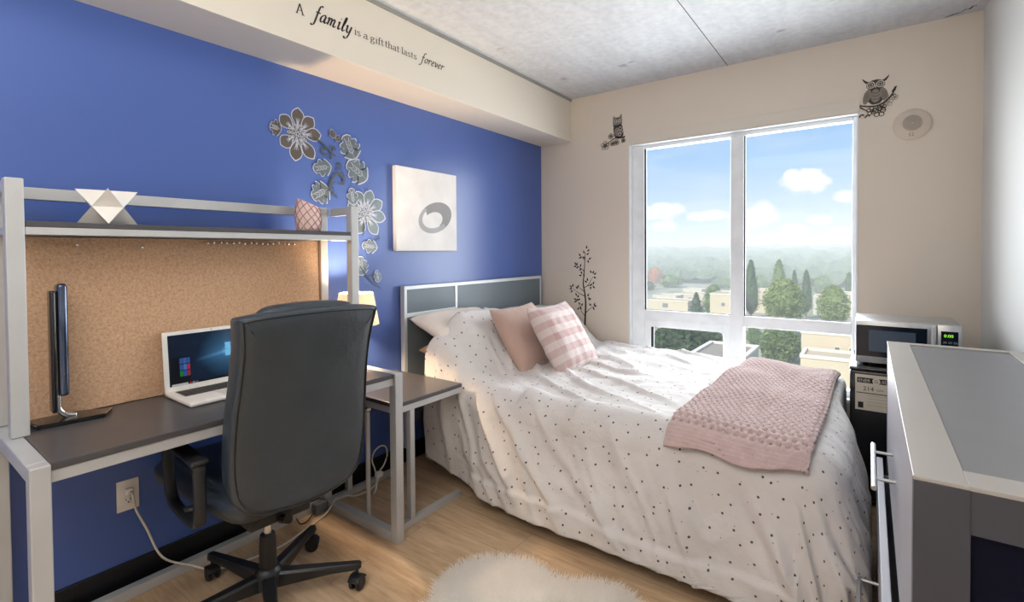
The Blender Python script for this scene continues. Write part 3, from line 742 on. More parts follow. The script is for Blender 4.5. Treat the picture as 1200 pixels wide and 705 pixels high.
# ---- knitted throw
m = N('pink_knit'); uv = m.n('ShaderNodeUVMap'); sp = m.n('ShaderNodeSeparateXYZ'); m.l(uv.outputs[0], sp.inputs[0])
m.color(m.ramp(m.noise(m.coord(), 30, 3), [(.3, (196, 170, 167)), (.7, (209, 185, 181))])); m.set(Roughness=.95, Sheen_Weight=.25)
wv = m.math('SINE', m.math('MULTIPLY', sp.outputs[0], 2*pi/.0075)); wv2 = m.math('SINE', m.math('MULTIPLY', sp.outputs[1], 2*pi/.006))
m.bump(m.math('MULTIPLY', wv, wv2), .5, .002)
TU0, TU1, TV0, TV1 = -.650, -.160, 1.885, 3.42
PIT = .029
def thr(i, j):
    t = j; v = TV0+(TV1-TV0)*t
    u0 = TU0+.03*t; u1 = TU1-.005+.022*t; u = u0+(u1-u0)*i
    v += (.012*sin(i*5)+.045*sstep(.5, 1, i))*(1-t)
    w = 0
    band = .075
    if v > TV0+band:
        cu = (u-u0)/PIT; cv = (v-TV0-band)/PIT; sh = .5*(int(cv) % 2)
        a = abs(sin(pi*(cu+sh))); e = abs(sin(pi*cv)); w = -.014*min(1, (a*e)*1.5)*sstep(TV0+band, TV0+band+.02, v)
    else: w = -.003*abs(sin(pi*(v-TV0)/.012))
    edge = min(i, 1-i)*.55
    return drape(u, v, .034+w+.004*ns(u*6, v*6, 9)-.008*(1-sstep(0, .03, edge)), 0)
b = B(); grid(b, thr, 152, 424, lambda i, j: (TU0+(TU1-TU0)*i, TV0+(TV1-TV0)*j))
o = obj('throw_blanket', b, 'pink_knit', None, True, (-.38, 2.6, .62)); tag(o, 'pink waffle-knit throw laid across the foot of the bed', 'blanket')
md = o.modifiers.new('thick', 'SOLIDIFY'); md.thickness = .010; md.offset = -1

# ================================================================== sheepskin rug
pts = [at(x, y, 'Z', .04).to_2d() for x, y in ((506, 700), (511, 684), (541, 659), (575, 651), (602, 652), (626, 658), (656, 676), (690, 678), (722, 684), (748, 703))]
pts = [tuple(p) for p in pts]+[(-.56, 1.55), (-.50, 1.35), (-.56, 1.12), (-.72, .98), (-.95, .92), (-1.15, .97), (-1.29, 1.10)]
ol = smooth2(pts, 5, True)
rcx, rcy = -.93, 1.32
rug = thing('sheepskin_rug', (rcx, rcy, 0), 'fluffy white sheepskin rug on the wood floor beside the bed', 'rug')
b = B(); n = len(ol); rings = []
for s, z in ((1, .002), (1, .012), (.93, .022), (.6, .026), (.25, .027)):
    rings.append([b.verts.new((rcx+(x-rcx)*s, rcy+(y-rcy)*s, z)) for x, y in ol])
for A, Q in zip(rings, rings[1:]):
    for i in range(n): b.faces.new((A[i], A[(i+1) % n], Q[(i+1) % n], Q[i]))
b.faces.new(rings[0][::-1]); b.faces.new(rings[-1])
plain('fur_white', (250, 246, 240), .9, 0, .04, 30)
obj('hide', b, 'fur_white', rug, True)
verts, faces = [], []
def inside(x, y):
    c = False; j = n-1
    for i in range(n):
        xi, yi = ol[i]; xj, yj = ol[j]
        if (yi > y) != (yj > y) and x < (xj-xi)*(y-yi)/(yj-yi)+xi: c = not c
        j = i
    return c
xs = [p[0] for p in ol]; ys = [p[1] for p in ol]; cnt = 0
while cnt < 34000:
    x = random.uniform(min(xs), max(xs)); y = random.uniform(min(ys), max(ys))
    if not inside(x, y): continue
    cnt += 1
    dx, dy = x-rcx, y-rcy; r0 = hypot(dx, dy)+1e-6
    an = atan2(dy, dx)+1.5*ns(x*4, y*4, 1)+random.gauss(0, .5); L = random.uniform(.035, .06); lean = random.uniform(.35, .85)
    ex, ey = cos(an)*lean, sin(an)*lean; ez = sqrt(1-lean*lean*.8); w = random.uniform(.0008, .0015)
    px_, py_ = -sin(an)*w, cos(an)*w; k = len(verts); z0 = .014
    for t, ww in ((0, 1), (.5, .8)):
        q = L*t; cx = x+ex*q; cy = y+ey*q; cz = z0+ez*q-.25*lean*q*t
        verts += [(cx+px_*ww, cy+py_*ww, cz), (cx-px_*ww, cy-py_*ww, cz)]
    verts.append((x+ex*L*1.15, y+ey*L*1.15, max(.01, z0+ez*L-.42*lean*L)))
    faces += [(k, k+1, k+3, k+2), (k+2, k+3, k+4)]
b = B(); me = bpy.data.meshes.new('tmp'); me.from_pydata(verts, [], faces); b.from_mesh(me); bpy.data.meshes.remove(me)
m = N('wool'); m.color(m.ramp(m.noise(m.coord(), 30), [(.3, (250, 244, 236)), (.7, (255, 251, 246))])); m.set(Roughness=.9)
tl = m.n('ShaderNodeBsdfTranslucent'); tl.inputs[0].default_value = (1, .985, .96, 1); mx = m.n('ShaderNodeMixShader'); mx.inputs[0].default_value = .6
m.l(m.b.outputs[0], mx.inputs[1]); m.l(tl.outputs[0], mx.inputs[2]); m.l(mx.outputs[0], m.out.inputs[0])
obj('wool_pile', b, 'wool', rug, True, recalc=False, kind='stuff')
# ================================================================== dresser
dr = thing('dresser', (.27, 1.815, 0), 'grey dresser with bar handles along the right wall, nearest to the camera', 'dresser')
X0, X1, Y0, Y1, ZT = .062, RX-.004, 1.058, 2.56, .92
b = B(); fw = .070; th_ = .007
box(b, X0-.001, X0+fw, Y0-.001, Y1+.001, ZT-th_, ZT, .0012); box(b, X1-fw, X1, Y0-.001, Y1+.001, ZT-th_, ZT, .0012)
box(b, X0+fw, X1-fw, Y0-.001, Y0+fw, ZT-th_, ZT, .0006); box(b, X0+fw, X1-fw, Y1-.045, Y1+.001, ZT-th_, ZT, .0006)
obj('top_frame', b, 'light_laminate', dr)
b = B(); box(b, X0+fw-.001, X1-fw+.001, Y0+fw-.001, Y1-.044, ZT-.026, ZT-.004); obj('top_panel', b, 'grey_laminate', dr)
ZB = ZT-th_-.0004
for ya, yb in ((Y0, Y0+.03), (Y1-.03, Y1)):
    b = B(); box(b, X0, X0+.072, ya, yb, 0, ZB, .0012); box(b, X1-.06, X1, ya, yb, 0, ZB, .0012)
    box(b, X0+.072, X1-.06, ya, yb, ZT-.078, ZB); box(b, X0+.072, X1-.06, ya, yb, .0, .09)
    sf = obj('side_frame', b, 'shaded_laminate', dr)
    b = B(); box(b, X0+.0725, X1-.0605, ya+.012, yb-.008, .0905, ZT-.0785); obj('side_panel', b, 'navy_dark', sf)
b = B(); box(b, X1-.012, X1-.002, Y0+.03, Y1-.03, .05, ZT-.03); box(b, X0+.03, X1-.012, Y0+.03, Y1-.03, .05, .07); box(b, X0, X0+.02, Y0+.03, Y1-.03, .04, .085); obj('carcass', b, 'shaded_laminate', dr)
for ri, (za, zb, zc, o) in enumerate(((.448, .908, .657, 0), (.092, .438, .232, -.034))):
    b = B(); ya, yb = Y0+.033, Y1-.033
    box(b, X0+.001+o, X0+.021+o, ya, yb, za, zb, .0018)
    box(b, X0+.0215+o, X0+.33+o, ya+.03, ya+.042, za+.03, zb-.06); box(b, X0+.0215+o, X0+.33+o, yb-.042, yb-.03, za+.03, zb-.06); box(b, X0+.0215+o, X0+.33+o, ya+.042, yb-.042, za+.03, za+.036)
    d = obj('drawer', b, 'drawer_grey', dr)
    yc = 1.815; xf_ = X0+.001+o; b = B()
    tube(b, [(xf_-.050, yc-.185, zc), (xf_-.050, yc+.185, zc)], .0068, 14)
    for s_ in (-1, 1): tube(b, [(xf_, yc+s_*.112, zc), (xf_-.048, yc+s_*.112, zc)], .0045, 10)
    obj('handle', b, 'brushed_steel', d, 40)

# ================================================================== mini fridge
FX0, FX1, FY0, FY1 = -.078, .385, 3.03, 3.54
fr_ = thing('mini_fridge', (.15, 3.28, 0), 'black mini fridge with an energy label, in the corner behind the dresser', 'fridge')
b = B(); box(b, FX0, FX1, FY0+.045, FY1, .02, .700, .008, 3); obj('body', b, 'black_plastic', fr_, 40)
plain('fridge_gloss', (20, 21, 25), .22, coat=.3)
b = B(); box(b, FX0, FX1, FY0, FY0+.042, .03, .690, .009, 3); door = obj('door', b, 'fridge_gloss', fr_, 40)
b = B(); box(b, FX0-.002, FX1+.002, FY0-.004, FY1, .690, .708, .006, 3); obj('top', b, 'fridge_gloss', fr_, 40)
for x in (FX0+.03, FX1-.06):
    for y in (FY0+.06, FY1-.06):
        b = B(); lathe(b, [(.014, 0), (.014, .022)], (x+.015, y, 0), 12); obj('foot', b, 'black_plastic', fr_)
plain('label_paper', (216, 206, 190), .6)
plain('ink_black', (24, 23, 22), .6)
LX0, LX1, LZ0, LZ1 = -.055, .125, .492, .672
def flab(e): return lambda a, c, th_: Vector((a, FY0-e-th_, c))
b = B(); poly(b, [(LX0, LZ0), (LX1, LZ0), (LX1, LZ1), (LX0, LZ1)], flab(.0002), .0004); lab = obj('energy_label', b, 'label_paper', door)
def text_mesh(s, size, fn, m, parent, name='lettering', align='LEFT'):
    cu = bpy.data.curves.new(name, 'FONT'); cu.body = s; cu.size = size; cu.align_x = align; cu.resolution_u = 3
    t = bpy.data.objects.new('tmp', cu); COL.objects.link(t)
    bpy.context.view_layer.update()
    me = bpy.data.meshes.new_from_object(t.evaluated_get(bpy.context.evaluated_depsgraph_get()))
    bpy.data.objects.remove(t); bpy.data.curves.remove(cu)
    b = B(); b.from_mesh(me); bpy.data.meshes.remove(me)
    for v in b.verts: v.co = fn(v.co.x, v.co.y)
    return obj(name, b, m, parent, recalc=False)
def FL(x0, z0, e=.0010): return lambda x, y: Vector((x0+x, FY0-e, z0+y))
b = B(); F_ = flab(.0006)
poly(b, [(LX0+.008, LZ1-.042), (LX1-.008, LZ1-.042), (LX1-.008, LZ1-.016), (LX0+.008, LZ1-.016)], F_, .0003)
poly(b, [(LX0+.005, LZ1-.095), (LX1-.005, LZ1-.095), (LX1-.005, LZ1-.091), (LX0+.005, LZ1-.091)], F_, .0003)
poly(b, [(LX0+.012, LZ0+.010), (LX0+.034, LZ0+.010), (LX0+.034, LZ0+.040), (LX0+.012, LZ0+.040)], F_, .0003)
obj('label_print', b, 'ink_black', lab)
text_mesh('ENER', .021, FL(LX0+.012, LZ1-.0365, .0013), 'label_paper', lab); text_mesh('UIDE', .021, FL(LX0+.098, LZ1-.0365, .0013), 'label_paper', lab)
b = B(); c0, c1 = LX0+.086, LZ1-.029
ring = [(c0+.016*cos(a)*(1 if i % 2 else 1), c1+.016*sin(a)) for i, a in enumerate([2*pi*k/20 for k in range(20)])]
poly(b, ring, flab(.0010), .0003); obj('label_emblem', b, 'label_paper', lab)
text_mesh('G', .022, FL(c0-.0085, c1-.0078, .0017), 'ink_black', lab)
text_mesh('214', .030, FL(LX0+.032, LZ1-.080), 'ink_black', lab); text_mesh('kWh', .014, FL(LX0+.088, LZ1-.078), 'ink_black', lab)
b = B()
for k in range(4): poly(b, [(LX0+.05, LZ0+.075-k*.016), (LX1-.02-.01*(k % 2), LZ0+.075-k*.016), (LX1-.02-.01*(k % 2), LZ0+.0765-k*.016), (LX0+.05, LZ0+.0765-k*.016)], F_, .0003)
obj('label_lines', b, plain('print_grey', (150, 142, 130), .6), lab)

# ================================================================== microwave on the fridge
MX0, MX1, MY0, MY1, MZ0, MZ1 = -.056, .352, 3.085, 3.42, .722, .940
mw = thing('microwave', (.15, 3.25, .708), 'stainless steel microwave standing on the black mini fridge', 'microwave')
b = B(); box(b, MX0, MX1, MY0+.022, MY1, MZ0, MZ1, .004); obj('body', b, 'brushed_steel', mw, 40)
for x in (MX0+.04, MX1-.04):
    for y in (MY0+.06, MY1-.05):
        b = B(); lathe(b, [(.012, .708), (.014, MZ0+.001)], (x, y, 0), 12); obj('foot', b, 'black_plastic', mw)
b = B(); box(b, MX0, .262, MY0, MY0+.021, MZ0+.002, MZ1-.002, .003); dm = obj('door', b, 'brushed_steel', mw, 40)
plain('door_glass', (22, 30, 42), .1, coat=.3); plain('door_mesh', (70, 84, 100), .25)
b = B(); box(b, MX0+.004, .228, MY0-.0015, MY0+.002, MZ0+.035, MZ1-.024, .001); dg = obj('door_window', b, 'door_glass', dm)
b = B(); box(b, MX0+.055, .185, MY0-.0022, MY0-.0010, MZ0+.062, MZ1-.048, .0005); obj('window_screen', b, 'door_mesh', dg)
b = B(); tube(b, [(.247, MY0-.026, MZ0+.012), (.247, MY0-.026, MZ1-.010)], .0075, 12)
for z in (MZ0+.03, MZ1-.028): tube(b, [(.247, MY0-.026, z), (.247, MY0+.002, z)], .005, 8)
obj('handle', b, plain('satin_silver', (214, 215, 218), .3, .5), dm, 40)
b = B(); box(b, .264, MX1, MY0, MY0+.021, MZ0+.002, MZ1-.002, .003); cpn = obj('control_panel', b, 'brushed_steel', mw, 40)
b = B(); box(b, .278, MX1-.012, MY0-.0012, MY0+.002, MZ0+.02, MZ1-.030, .0008); kp = obj('keypad', b, 'door_glass', cpn)
def MF(x0, z0): return lambda x, y: Vector((x0+x, MY0-.0018, z0+y))
text_mesh('0:00', .020, MF(.288, MZ1-.058), plain('clock_green', (150, 230, 60), .4, emit=(150, 230, 60), es=1.0), kp, 'clock_digits')
b = B()
for r in range(5):
    for c_ in range(3): box(b, .285+c_*.019, .299+c_*.019, MY0-.002, MY0-.0010, MZ1-.088-r*.019, MZ1-.078-r*.019)
obj('buttons', b, plain('button_grey', (96, 100, 108), .4), kp)

# ================================================================== picture and wall disc
pic = thing('canvas_picture', (WX+.015, 2.245, 1.56), 'white square canvas of a grey ring shape hanging on the blue wall', 'picture')
a0 = at(463.5, 194, 'X', WX+.034); a1 = at(535.5, 293.5, 'X', WX+.034)
py0, py1 = a0.y, a1.y; pz1 = (a0.z+at(535.5, 205, 'X', WX+.034).z)/2; pz0 = (a1.z+at(463.5, 294, 'X', WX+.034).z)/2
b = B(); box(b, WX+.002, WX+.034, py0, py1, pz0, pz1, .003); cv = obj('canvas', b, plain('canvas_white', (236, 232, 230), .7), pic)
def on_pic(a, c, e): return Vector((WX+.0342+e, a, c))
pw, phh = py1-py0, pz1-pz0
def ringband(ro, ri, a0_, a1_, dc=(0, 0), n=40):
    out = []; 
    for i in range(n+1):
        t = radians(a0_+(a1_-a0_)*i/n); out.append((ro[0]*cos(t), ro[1]*sin(t)))
    for i in range(n, -1, -1):
        t = radians(a0_+(a1_-a0_)*i/n); out.append((ri[0]*cos(t)+dc[0], ri[1]*sin(t)+dc[1]))
    rc, rs = cos(radians(18)), sin(radians(18))
    return [(py0+pw*.62+pw*(x*rc-y*rs), pz0+phh*.42+pw*(x*rs+y*rc)) for x, y in out]
for rng, ri, dc, nm, c in (((-62, 118), (.165, .10), (-.05, -.025), 'painted_shadow', (150, 148, 150)), ((118, 298), (.225, .13), (.0, .01), 'painted_ring', (176, 174, 176))):
    b = B(); P_ = ringband((.29, .18), ri, rng[0], rng[1], dc); n = len(P_)//2
    for i in range(n-1): poly(b, [P_[i], P_[i+1], P_[-2-i], P_[-1-i]], lambda a, c_, e: on_pic(a, c_, e+(.0003 if nm == 'painted_ring' else 0)), .0004)
    obj(nm, b, plain('art_'+nm, c, .7), cv)
dc_ = at(1069, 146, 'Y', DY)
disc = thing('wall_vent', (dc_.x, DY, dc_.z), 'round beige vent cover on the window wall right of the window', 'vent cover')
plain('vent_beige', (214, 200, 184), .55); plain('vent_grille', (176, 166, 154), .6)
b = B(); lathe(b, [(.088, -.0005), (.088, -.006), (.082, -.012), (.0, -.0125)] if False else [(.088, -.0005), (.088, -.006), (.082, -.011), (.046, -.012)], (dc_.x, DY, dc_.z), 48, 'Y'); obj('cover_disc', b, 'vent_beige', disc, 40)
b = B()
for r in (.044, .036, .028, .020, .012): lathe(b, [(r, -.0121), (r, -.0165), (r-.005, -.0165), (r-.005, -.0121)], (dc_.x, DY, dc_.z+.008), 32, 'Y', cap=False)
obj('grille_ring', b, 'vent_grille', disc, 40)
text_mesh('S2', .026, lambda x, y: Vector((dc_.x-.017+x, DY-.0128, dc_.z-.066+y)), plain('vent_ink', (120, 110, 100), .6), disc)
# ================================================================== wall decals
def leafshape(c, ang, L, Wd, n=7, tip=.5):
    out = []
    for i in range(n+1):
        t = i/n; out.append((t*L, Wd/2*sin(pi*t**(.5+tip*.5))))
    for i in range(n-1, 0, -1):
        t = i/n; out.append((t*L, -Wd/2*sin(pi*t**(.5+tip*.5))))
    ca, sa = cos(ang), sin(ang); return [(c[0]+x*ca-y*sa, c[1]+x*sa+y*ca) for x, y in out]
def serrated(c, ang, L, Wd, lobes=4):
    """a leaf with pointed lobes"""
    up_ = [(0, 0)]
    for k in range(lobes):
        t0, t1 = (k+.15)/lobes, (k+.95)/lobes
        env = lambda t: Wd/2*(sin(pi*min(1, t*.86+.10))**.8)
        up_ += [(t0*L, env(t0)*.62), ((t0*.45+t1*.55)*L, env(t0*.5+t1*.5)*1.0), (t1*L, env(t1)*1.08)]
    up_.append((L, 0)); dn = [(x, -y) for x, y in up_[-2:0:-1]]
    ca, sa = cos(ang), sin(ang); return [(c[0]+x*ca-y*sa, c[1]+x*sa+y*ca) for x, y in up_+dn]
def petal_(c, ang, L, Wd):
    prof = [(0, .12), (.12, .34), (.3, .72), (.5, .98), (.66, 1), (.8, .82), (.91, .48), (1, .06)]
    out = [(t*L, w*Wd/2) for t, w in prof]+[(t*L, -w*Wd/2) for t, w in prof[::-1]]
    ca, sa = cos(ang), sin(ang); return [(c[0]+x*ca-y*sa, c[1]+x*sa+y*ca) for x, y in out]
def fan(bm, pts, c, fn, th):
    for i in range(len(pts)): poly(bm, [c, pts[i], pts[(i+1) % len(pts)]], fn, th)
def cen(p): return (sum(q[0] for q in p)/len(p), sum(q[1] for q in p)/len(p))
def scaled(p, k, c=None):
    c = c or cen(p); return [(c[0]+(x-c[0])*k, c[1]+(y-c[1])*k) for x, y in p]
plain('decal_brown', (98, 92, 86), .32, .45, .1, 12); plain('decal_grey', (102, 114, 120), .32, .45, .08, 12); plain('decal_pale', (186, 190, 206), .45, .2)
def LP(px, py): p = at(px, py, 'X', WX); return (p.y, p.z)
MPX = 1/210.0                                     # metres per photo pixel on that stretch of wall
fd = thing('floral_decal', (WX, 1.56, 1.6), 'tall floral decal of grey blooms and leaves climbing the blue wall beside the hutch', 'wall decal')
LV_ = [0.0]
def nxt():
    LV_[0] += .00012; return LV_[0]
def outlined(name, pts, m, parent=fd, k=1.10, veins=None):
    c = cen(pts); q_ = nxt()
    b = B(); fan(b, pts, c, lambda a, z, e: on_left(a, z, e+q_+.00012), .0004); o = obj(name, b, m, parent)
    b = B(); fan(b, scaled(pts, k), c, lambda a, z, e: on_left(a, z, e+q_), .0004); nxt(); obj('outline', b, 'decal_pale', o)
    if veins:
        b = B()
        for v in veins: stroke(b, v, lambda a, z, e: on_left(a, z, e+q_+.0003), (.001, .0035, .001), .0004)
        obj('veins', b, 'decal_pale', o)
    return o
def bloom(px, py, R, angs, m, lens=None, core=True):
    c = LP(px, py)
    q0 = nxt(); fl = obj('bloom', fanb(c, R*.42, q0), m, fd)
    for i, a in enumerate(angs):
        a = radians(a); L = R*(lens[i] if lens else 1); s = (c[0]+cos(a)*R*.28, c[1]+sin(a)*R*.28)
        pt = petal_(s, a, L*.76, R*.50)
        q_ = nxt(); nxt()
        b = B(); fan(b, pt, cen(pt), lambda q, z, e: on_left(q, z, e+q_+.00012), .0004); o = obj('petal', b, m, fl)
        b = B(); fan(b, scaled(pt, 1.13), cen(pt), lambda q, z, e: on_left(q, z, e+q_), .0004)
        for dd in (-.16, 0, .16):
            stroke(b, [s, (s[0]+cos(a+dd)*L*.2, s[1]+sin(a+dd)*L*.2), (s[0]+cos(a+dd*1.3)*L*.38, s[1]+sin(a+dd*1.3)*L*.38)], lambda q, z, e: on_left(q, z, e+q_+.0003), (.005, .004, .001), .0004)
        obj('petal_lines', b, 'decal_pale', o)
    b = B()
    for r, n_ in ((.10, 5), (.24, 9), (.37, 12)):
        for k in range(n_):
            a = 2*pi*k/n_+r*7; q = (c[0]+cos(a)*R*r, c[1]+sin(a)*R*r)
            pt = leafshape((q[0]-cos(a)*R*.05, q[1]-sin(a)*R*.05), a, R*.13, R*.10, 5, .2); L2 = pt+[pt[0]]
            stroke(b, L2, lambda q_, z, e: on_left(q_, z, e+LV_[0]+.0006), .0035, .0004, sm=False)
    obj('bloom_lines', b, 'decal_pale', fl)
def fanb(c, r, q0):
    b = B(); p = [(c[0]+r*cos(2*pi*k/24), c[1]+r*sin(2*pi*k/24)) for k in range(24)]; fan(b, p, c, lambda q, z, e: on_left(q, z, e+q0), .0004); return b
bloom(348.5, 157, .124, (88, 48, 8, -52, -96, -142, 140), 'decal_brown', (1.0, 1.0, 1.0, 1.1, 1.05, .8, .85))
bloom(427, 249, .130, (70, 30, -10, -55, -110, 115, 160), 'decal_grey', (1.0, 1.05, 1.1, 1.1, .9, .9, .8))
def lf(px0, py0, px1, py1, wd, m, lobes=4, lines=True):
    p, q = LP(px0, py0), LP(px1, py1); L = hypot(q[0]-p[0], q[1]-p[1]); a = atan2(q[1]-p[1], q[0]-p[0])
    pts = serrated(p, a, L, wd, lobes); vs = None
    if lines:
        vs = []
        for k in range(4):
            t = .22+.16*k; c = (p[0]+(q[0]-p[0])*t, p[1]+(q[1]-p[1])*t)
            for s in (-1, 1): vs.append([c, (c[0]+cos(a+s*.7)*wd*.16, c[1]+sin(a+s*.7)*wd*.16), (c[0]+cos(a+s*.45)*wd*.27, c[1]+sin(a+s*.45)*wd*.27)])
        vs.append([p, (p[0]*.3+q[0]*.7, p[1]*.3+q[1]*.7)])
    return outlined('leaf', pts, m, fd, 1.09, vs)
lf(329, 152, 316, 147, .075, 'decal_brown', 3); lf(415, 186, 404, 159, .125, 'decal_grey', 4); lf(429, 210, 407, 191, .130, 'decal_grey', 4)
lf(387, 195, 367, 198, .085, 'decal_grey', 3); lf(384, 221, 366, 231, .115, 'decal_grey', 4)
lf(414, 240, 411, 221, .07, 'decal_grey', 3); lf(424, 322, 421, 301, .09, 'decal_grey', 4); lf(441, 290, 424, 287, .075, 'decal_grey', 3); lf(443, 330, 440, 317, .05, 'decal_grey', 3); lf(391, 162, 387, 152, .04, 'decal_brown', 2, False); lf(394, 166, 396, 159, .03, 'decal_brown', 2, False)
plain('decal_stem', (72, 80, 88), .45, .3)
def stem(pxs, w, m='decal_stem'):
    b = B(); P = [LP(*p) for p in pxs]; q_ = nxt()
    stroke(b, P, lambda q, z, e: on_left(q, z, e+q_), w, .0004); obj('stem', b, m, fd)
stem([(367, 161), (376, 167), (384, 175), (392, 183)], (.006, .011, .008)); stem([(384, 175), (378, 174), (376, 178), (380, 181), (383, 179)], (.008, .012, .006)); stem([(386, 177), (388, 172), (392, 174), (390, 177)], (.008, .012, .006))
stem([(389, 180), (386, 185), (388, 186)], (.006, .014, .006))
stem([(384, 222), (386, 214), (391, 206), (397, 203), (402, 209), (401, 215), (397, 214)], (.006, .016, .012)); stem([(384, 222), (389, 225), (395, 232)], (.010, .012, .004)); stem([(387, 226), (386, 219), (389, 214), (392, 213)], (.006, .013, .004))
stem([(394, 197), (393, 192), (397, 191), (399, 195), (396, 199), (394, 197)], .007)
stem([(421, 312), (428, 322), (436, 330), (446, 338)], (.006, .009, .003)); stem([(440, 282), (443, 279), (442, 275)], (.003, .010, .004)); stem([(424, 276), (426, 268), (425, 262)], (.003, .010, .006)); stem([(430, 324), (436, 321), (441, 323)], (.004, .007, .003)); stem([(430, 224), (429, 220)], .006)

# ---- owls and the little tree on the window wall
plain('decal_dark', (52, 46, 42), .5); plain('decal_black', (26, 25, 24), .5); plain('decal_taupe', (132, 122, 112), .5); plain('decal_light', (196, 184, 170), .5)
def lift(k): return lambda a, c, e: on_win(a, c, e+k)
def ell(c, rx, ry, rot=0, n=24):
    cr_, sr = cos(rot), sin(rot); return [(c[0]+rx*cos(t)*cr_-ry*sin(t)*sr, c[1]+rx*cos(t)*sr+ry*sin(t)*cr_) for t in [2*pi*k/n for k in range(n)]]
def flower(b, c, r, fn, w):
    for k in range(5):
        a = 2*pi*k/5+.3; p = ell((c[0]+cos(a)*r*.6, c[1]+sin(a)*r*.6), r*.44, r*.4, a, 12); stroke(b, p+[p[0]], fn, w, .0004, sm=False)
    p = ell(c, r*.22, r*.22, 0, 10); stroke(b, p+[p[0]], fn, w, .0004, sm=False)
def owl(c, s, flip, label, style):
    root = thing('owl_decal', (c[0], DY, c[1]), label, 'wall decal')
    def q(x, y): return (c[0]+x*s*flip, c[1]+y*s)
    def Q(l): return [q(*p) for p in l]
    def shape(name, pts, m, k, parent=root):
        pts = Q(pts); b = B(); fan(b, pts, cen(pts), lift(k), .0004); return obj(name, b, m, parent)
    if style == 'big':
        body = shape('body', ell((0, -.02), .24, .34, 0), 'decal_dark', .0004)
        shape('breast', ell((0, -.06), .13, .22, 0), 'decal_taupe', .0010, body)
        for sg in (-1, 1):
            w_ = shape('wing', ell((sg*.23, -.06), .10, .25, sg*.25), 'decal_taupe', .0010, body)
            b = B()
            for k in range(5): stroke(b, Q([(sg*.23-.07, .06-.06*k), (sg*.23, .03-.06*k), (sg*.23+.07, .06-.06*k)]), lift(.0014), .012*s, .0004)
            obj('feathers', b, 'decal_dark', w_)
        b = B()
        for k in range(3): stroke(b, Q([(-.11, .06-.1*k), (0, .02-.1*k), (.11, .06-.1*k)]), lift(.0014), .016*s, .0004)
        obj('breast_lines', b, 'decal_dark', body)
        head = shape('head', ell((0, .30), .255, .17, 0), 'decal_dark', .0008)
        for sg in (-1, 1):
            shape('ear', smooth2([(sg*.06, .40), (sg*.22, .44), (sg*.36, .56), (sg*.30, .42), (sg*.2, .36)], 3, True), 'decal_dark', .0006, head)
            e_ = shape('eye_ring', ell((sg*.125, .31), .115, .115), 'decal_light', .0013, head); shape('eye', ell((sg*.125, .31), .082, .082), 'decal_dark', .0017, e_); shape('iris', ell((sg*.125, .31), .055, .055), 'decal_light', .0021, e_); shape('pupil', ell((sg*.125, .31), .034, .034), 'decal_black', .0025, e_)
        shape('beak', [(-.03, .27), (.03, .27), (0, .18)], 'decal_light', .0014, head)
        b = B(); stroke(b, Q([(-.52, -.26), (-.3, -.36), (0, -.40), (.25, -.30), (.42, -.12), (.5, .06)]), lift(.0016), (.03*s, .065*s, .035*s), .0004); stroke(b, Q([(-.50, -.28), (-.36, -.42), (-.2, -.54)]), lift(.0016), (.06*s, .04*s, .02*s), .0004)
        stroke(b, Q([(.40, -.14), (.52, -.10)]), lift(.0016), .03*s, .0004)
        pt = Q([(.42, .0), (.5, .14), (.56, .16), (.52, .02), (.46, -.06)]); fan(b, pt, cen(pt), lift(.0016), .0004)
        br = obj('branch', b, 'decal_dark', root)
        b = B(); stroke(b, Q([(-.44, -.26), (-.3, -.325), (0, -.36), (.2, -.29), (.36, -.14)]), lift(.0022), (.01*s, .035*s, .012*s), .0004); obj('branch_light', b, 'decal_light', br)
        b = B()
        for fx, fy, r in ((-.1, -.54, .14), (.1, -.60, .17), (.17, -.46, .12)): flower(b, q(fx, fy), r*s, lift(.0018), .024*s)
        for fx, fy in ((-.38, -.66), (-.22, -.7)): stroke(b, Q([(fx-.06, fy-.05), (fx, fy+.03), (fx+.08, fy)]), lift(.0018), .045*s, .0004)
        obj('blossoms', b, 'decal_dark', root)
        b = B(); flower(b, q(.33, -.33), .13*s, lift(.0006), .014*s); flower(b, q(.5, -.2), .09*s, lift(.0006), .014*s); obj('pale_blossoms', b, 'decal_taupe', root)
    else:
        body = shape('body', smooth2([(-.17, .18), (.2, .2), (.27, .0), (.3, -.25), (.2, -.4), (0, -.42), (-.15, -.25)], 4, True), 'decal_dark', .0004)
        shape('breast', ell((-.02, -.1), .12, .2, .1), 'decal_taupe', .0010, body)
        b = B()
        for x, y, r in ((.14, .04, .07), (.2, -.12, .06), (.12, -.24, .06)): p = Q(ell((x, y), r, r)); stroke(b, p+[p[0]], lift(.0012), .03*s, .0004, sm=False)
        obj('wing_rings', b, 'decal_light', body)
        head = shape('head', smooth2([(-.2, .2), (-.22, .42), (-.19, .66), (-.1, .56), (.1, .58), (.2, .72), (.23, .5), (.22, .24), (0, .2)], 3, True), 'decal_taupe', .0008)
        b = B(); stroke(b, Q([(-.21, .2), (0, .19), (.23, .25)]), lift(.0013), .05*s, .0004); stroke(b, Q([(-.08, .56), (.0, .52), (.08, .57)]), lift(.0013), .04*s, .0004); obj('collar', b, 'decal_black', head)
        for sg in (-1, 1):
            e_ = shape('eye_ring', ell((sg*.09+.01, .40), .07, .07), 'decal_light', .0013, head); shape('eye', ell((sg*.09+.01, .40), .03, .04), 'decal_black', .0017, e_)
        b = B(); stroke(b, Q([(-.5, -.58), (-.25, -.44), (0, -.36), (.2, -.4), (.38, -.36)]), lift(.0016), (.035*s, .05*s, .08*s), .0004); obj('branch', b, 'decal_black', root)
        b = B()
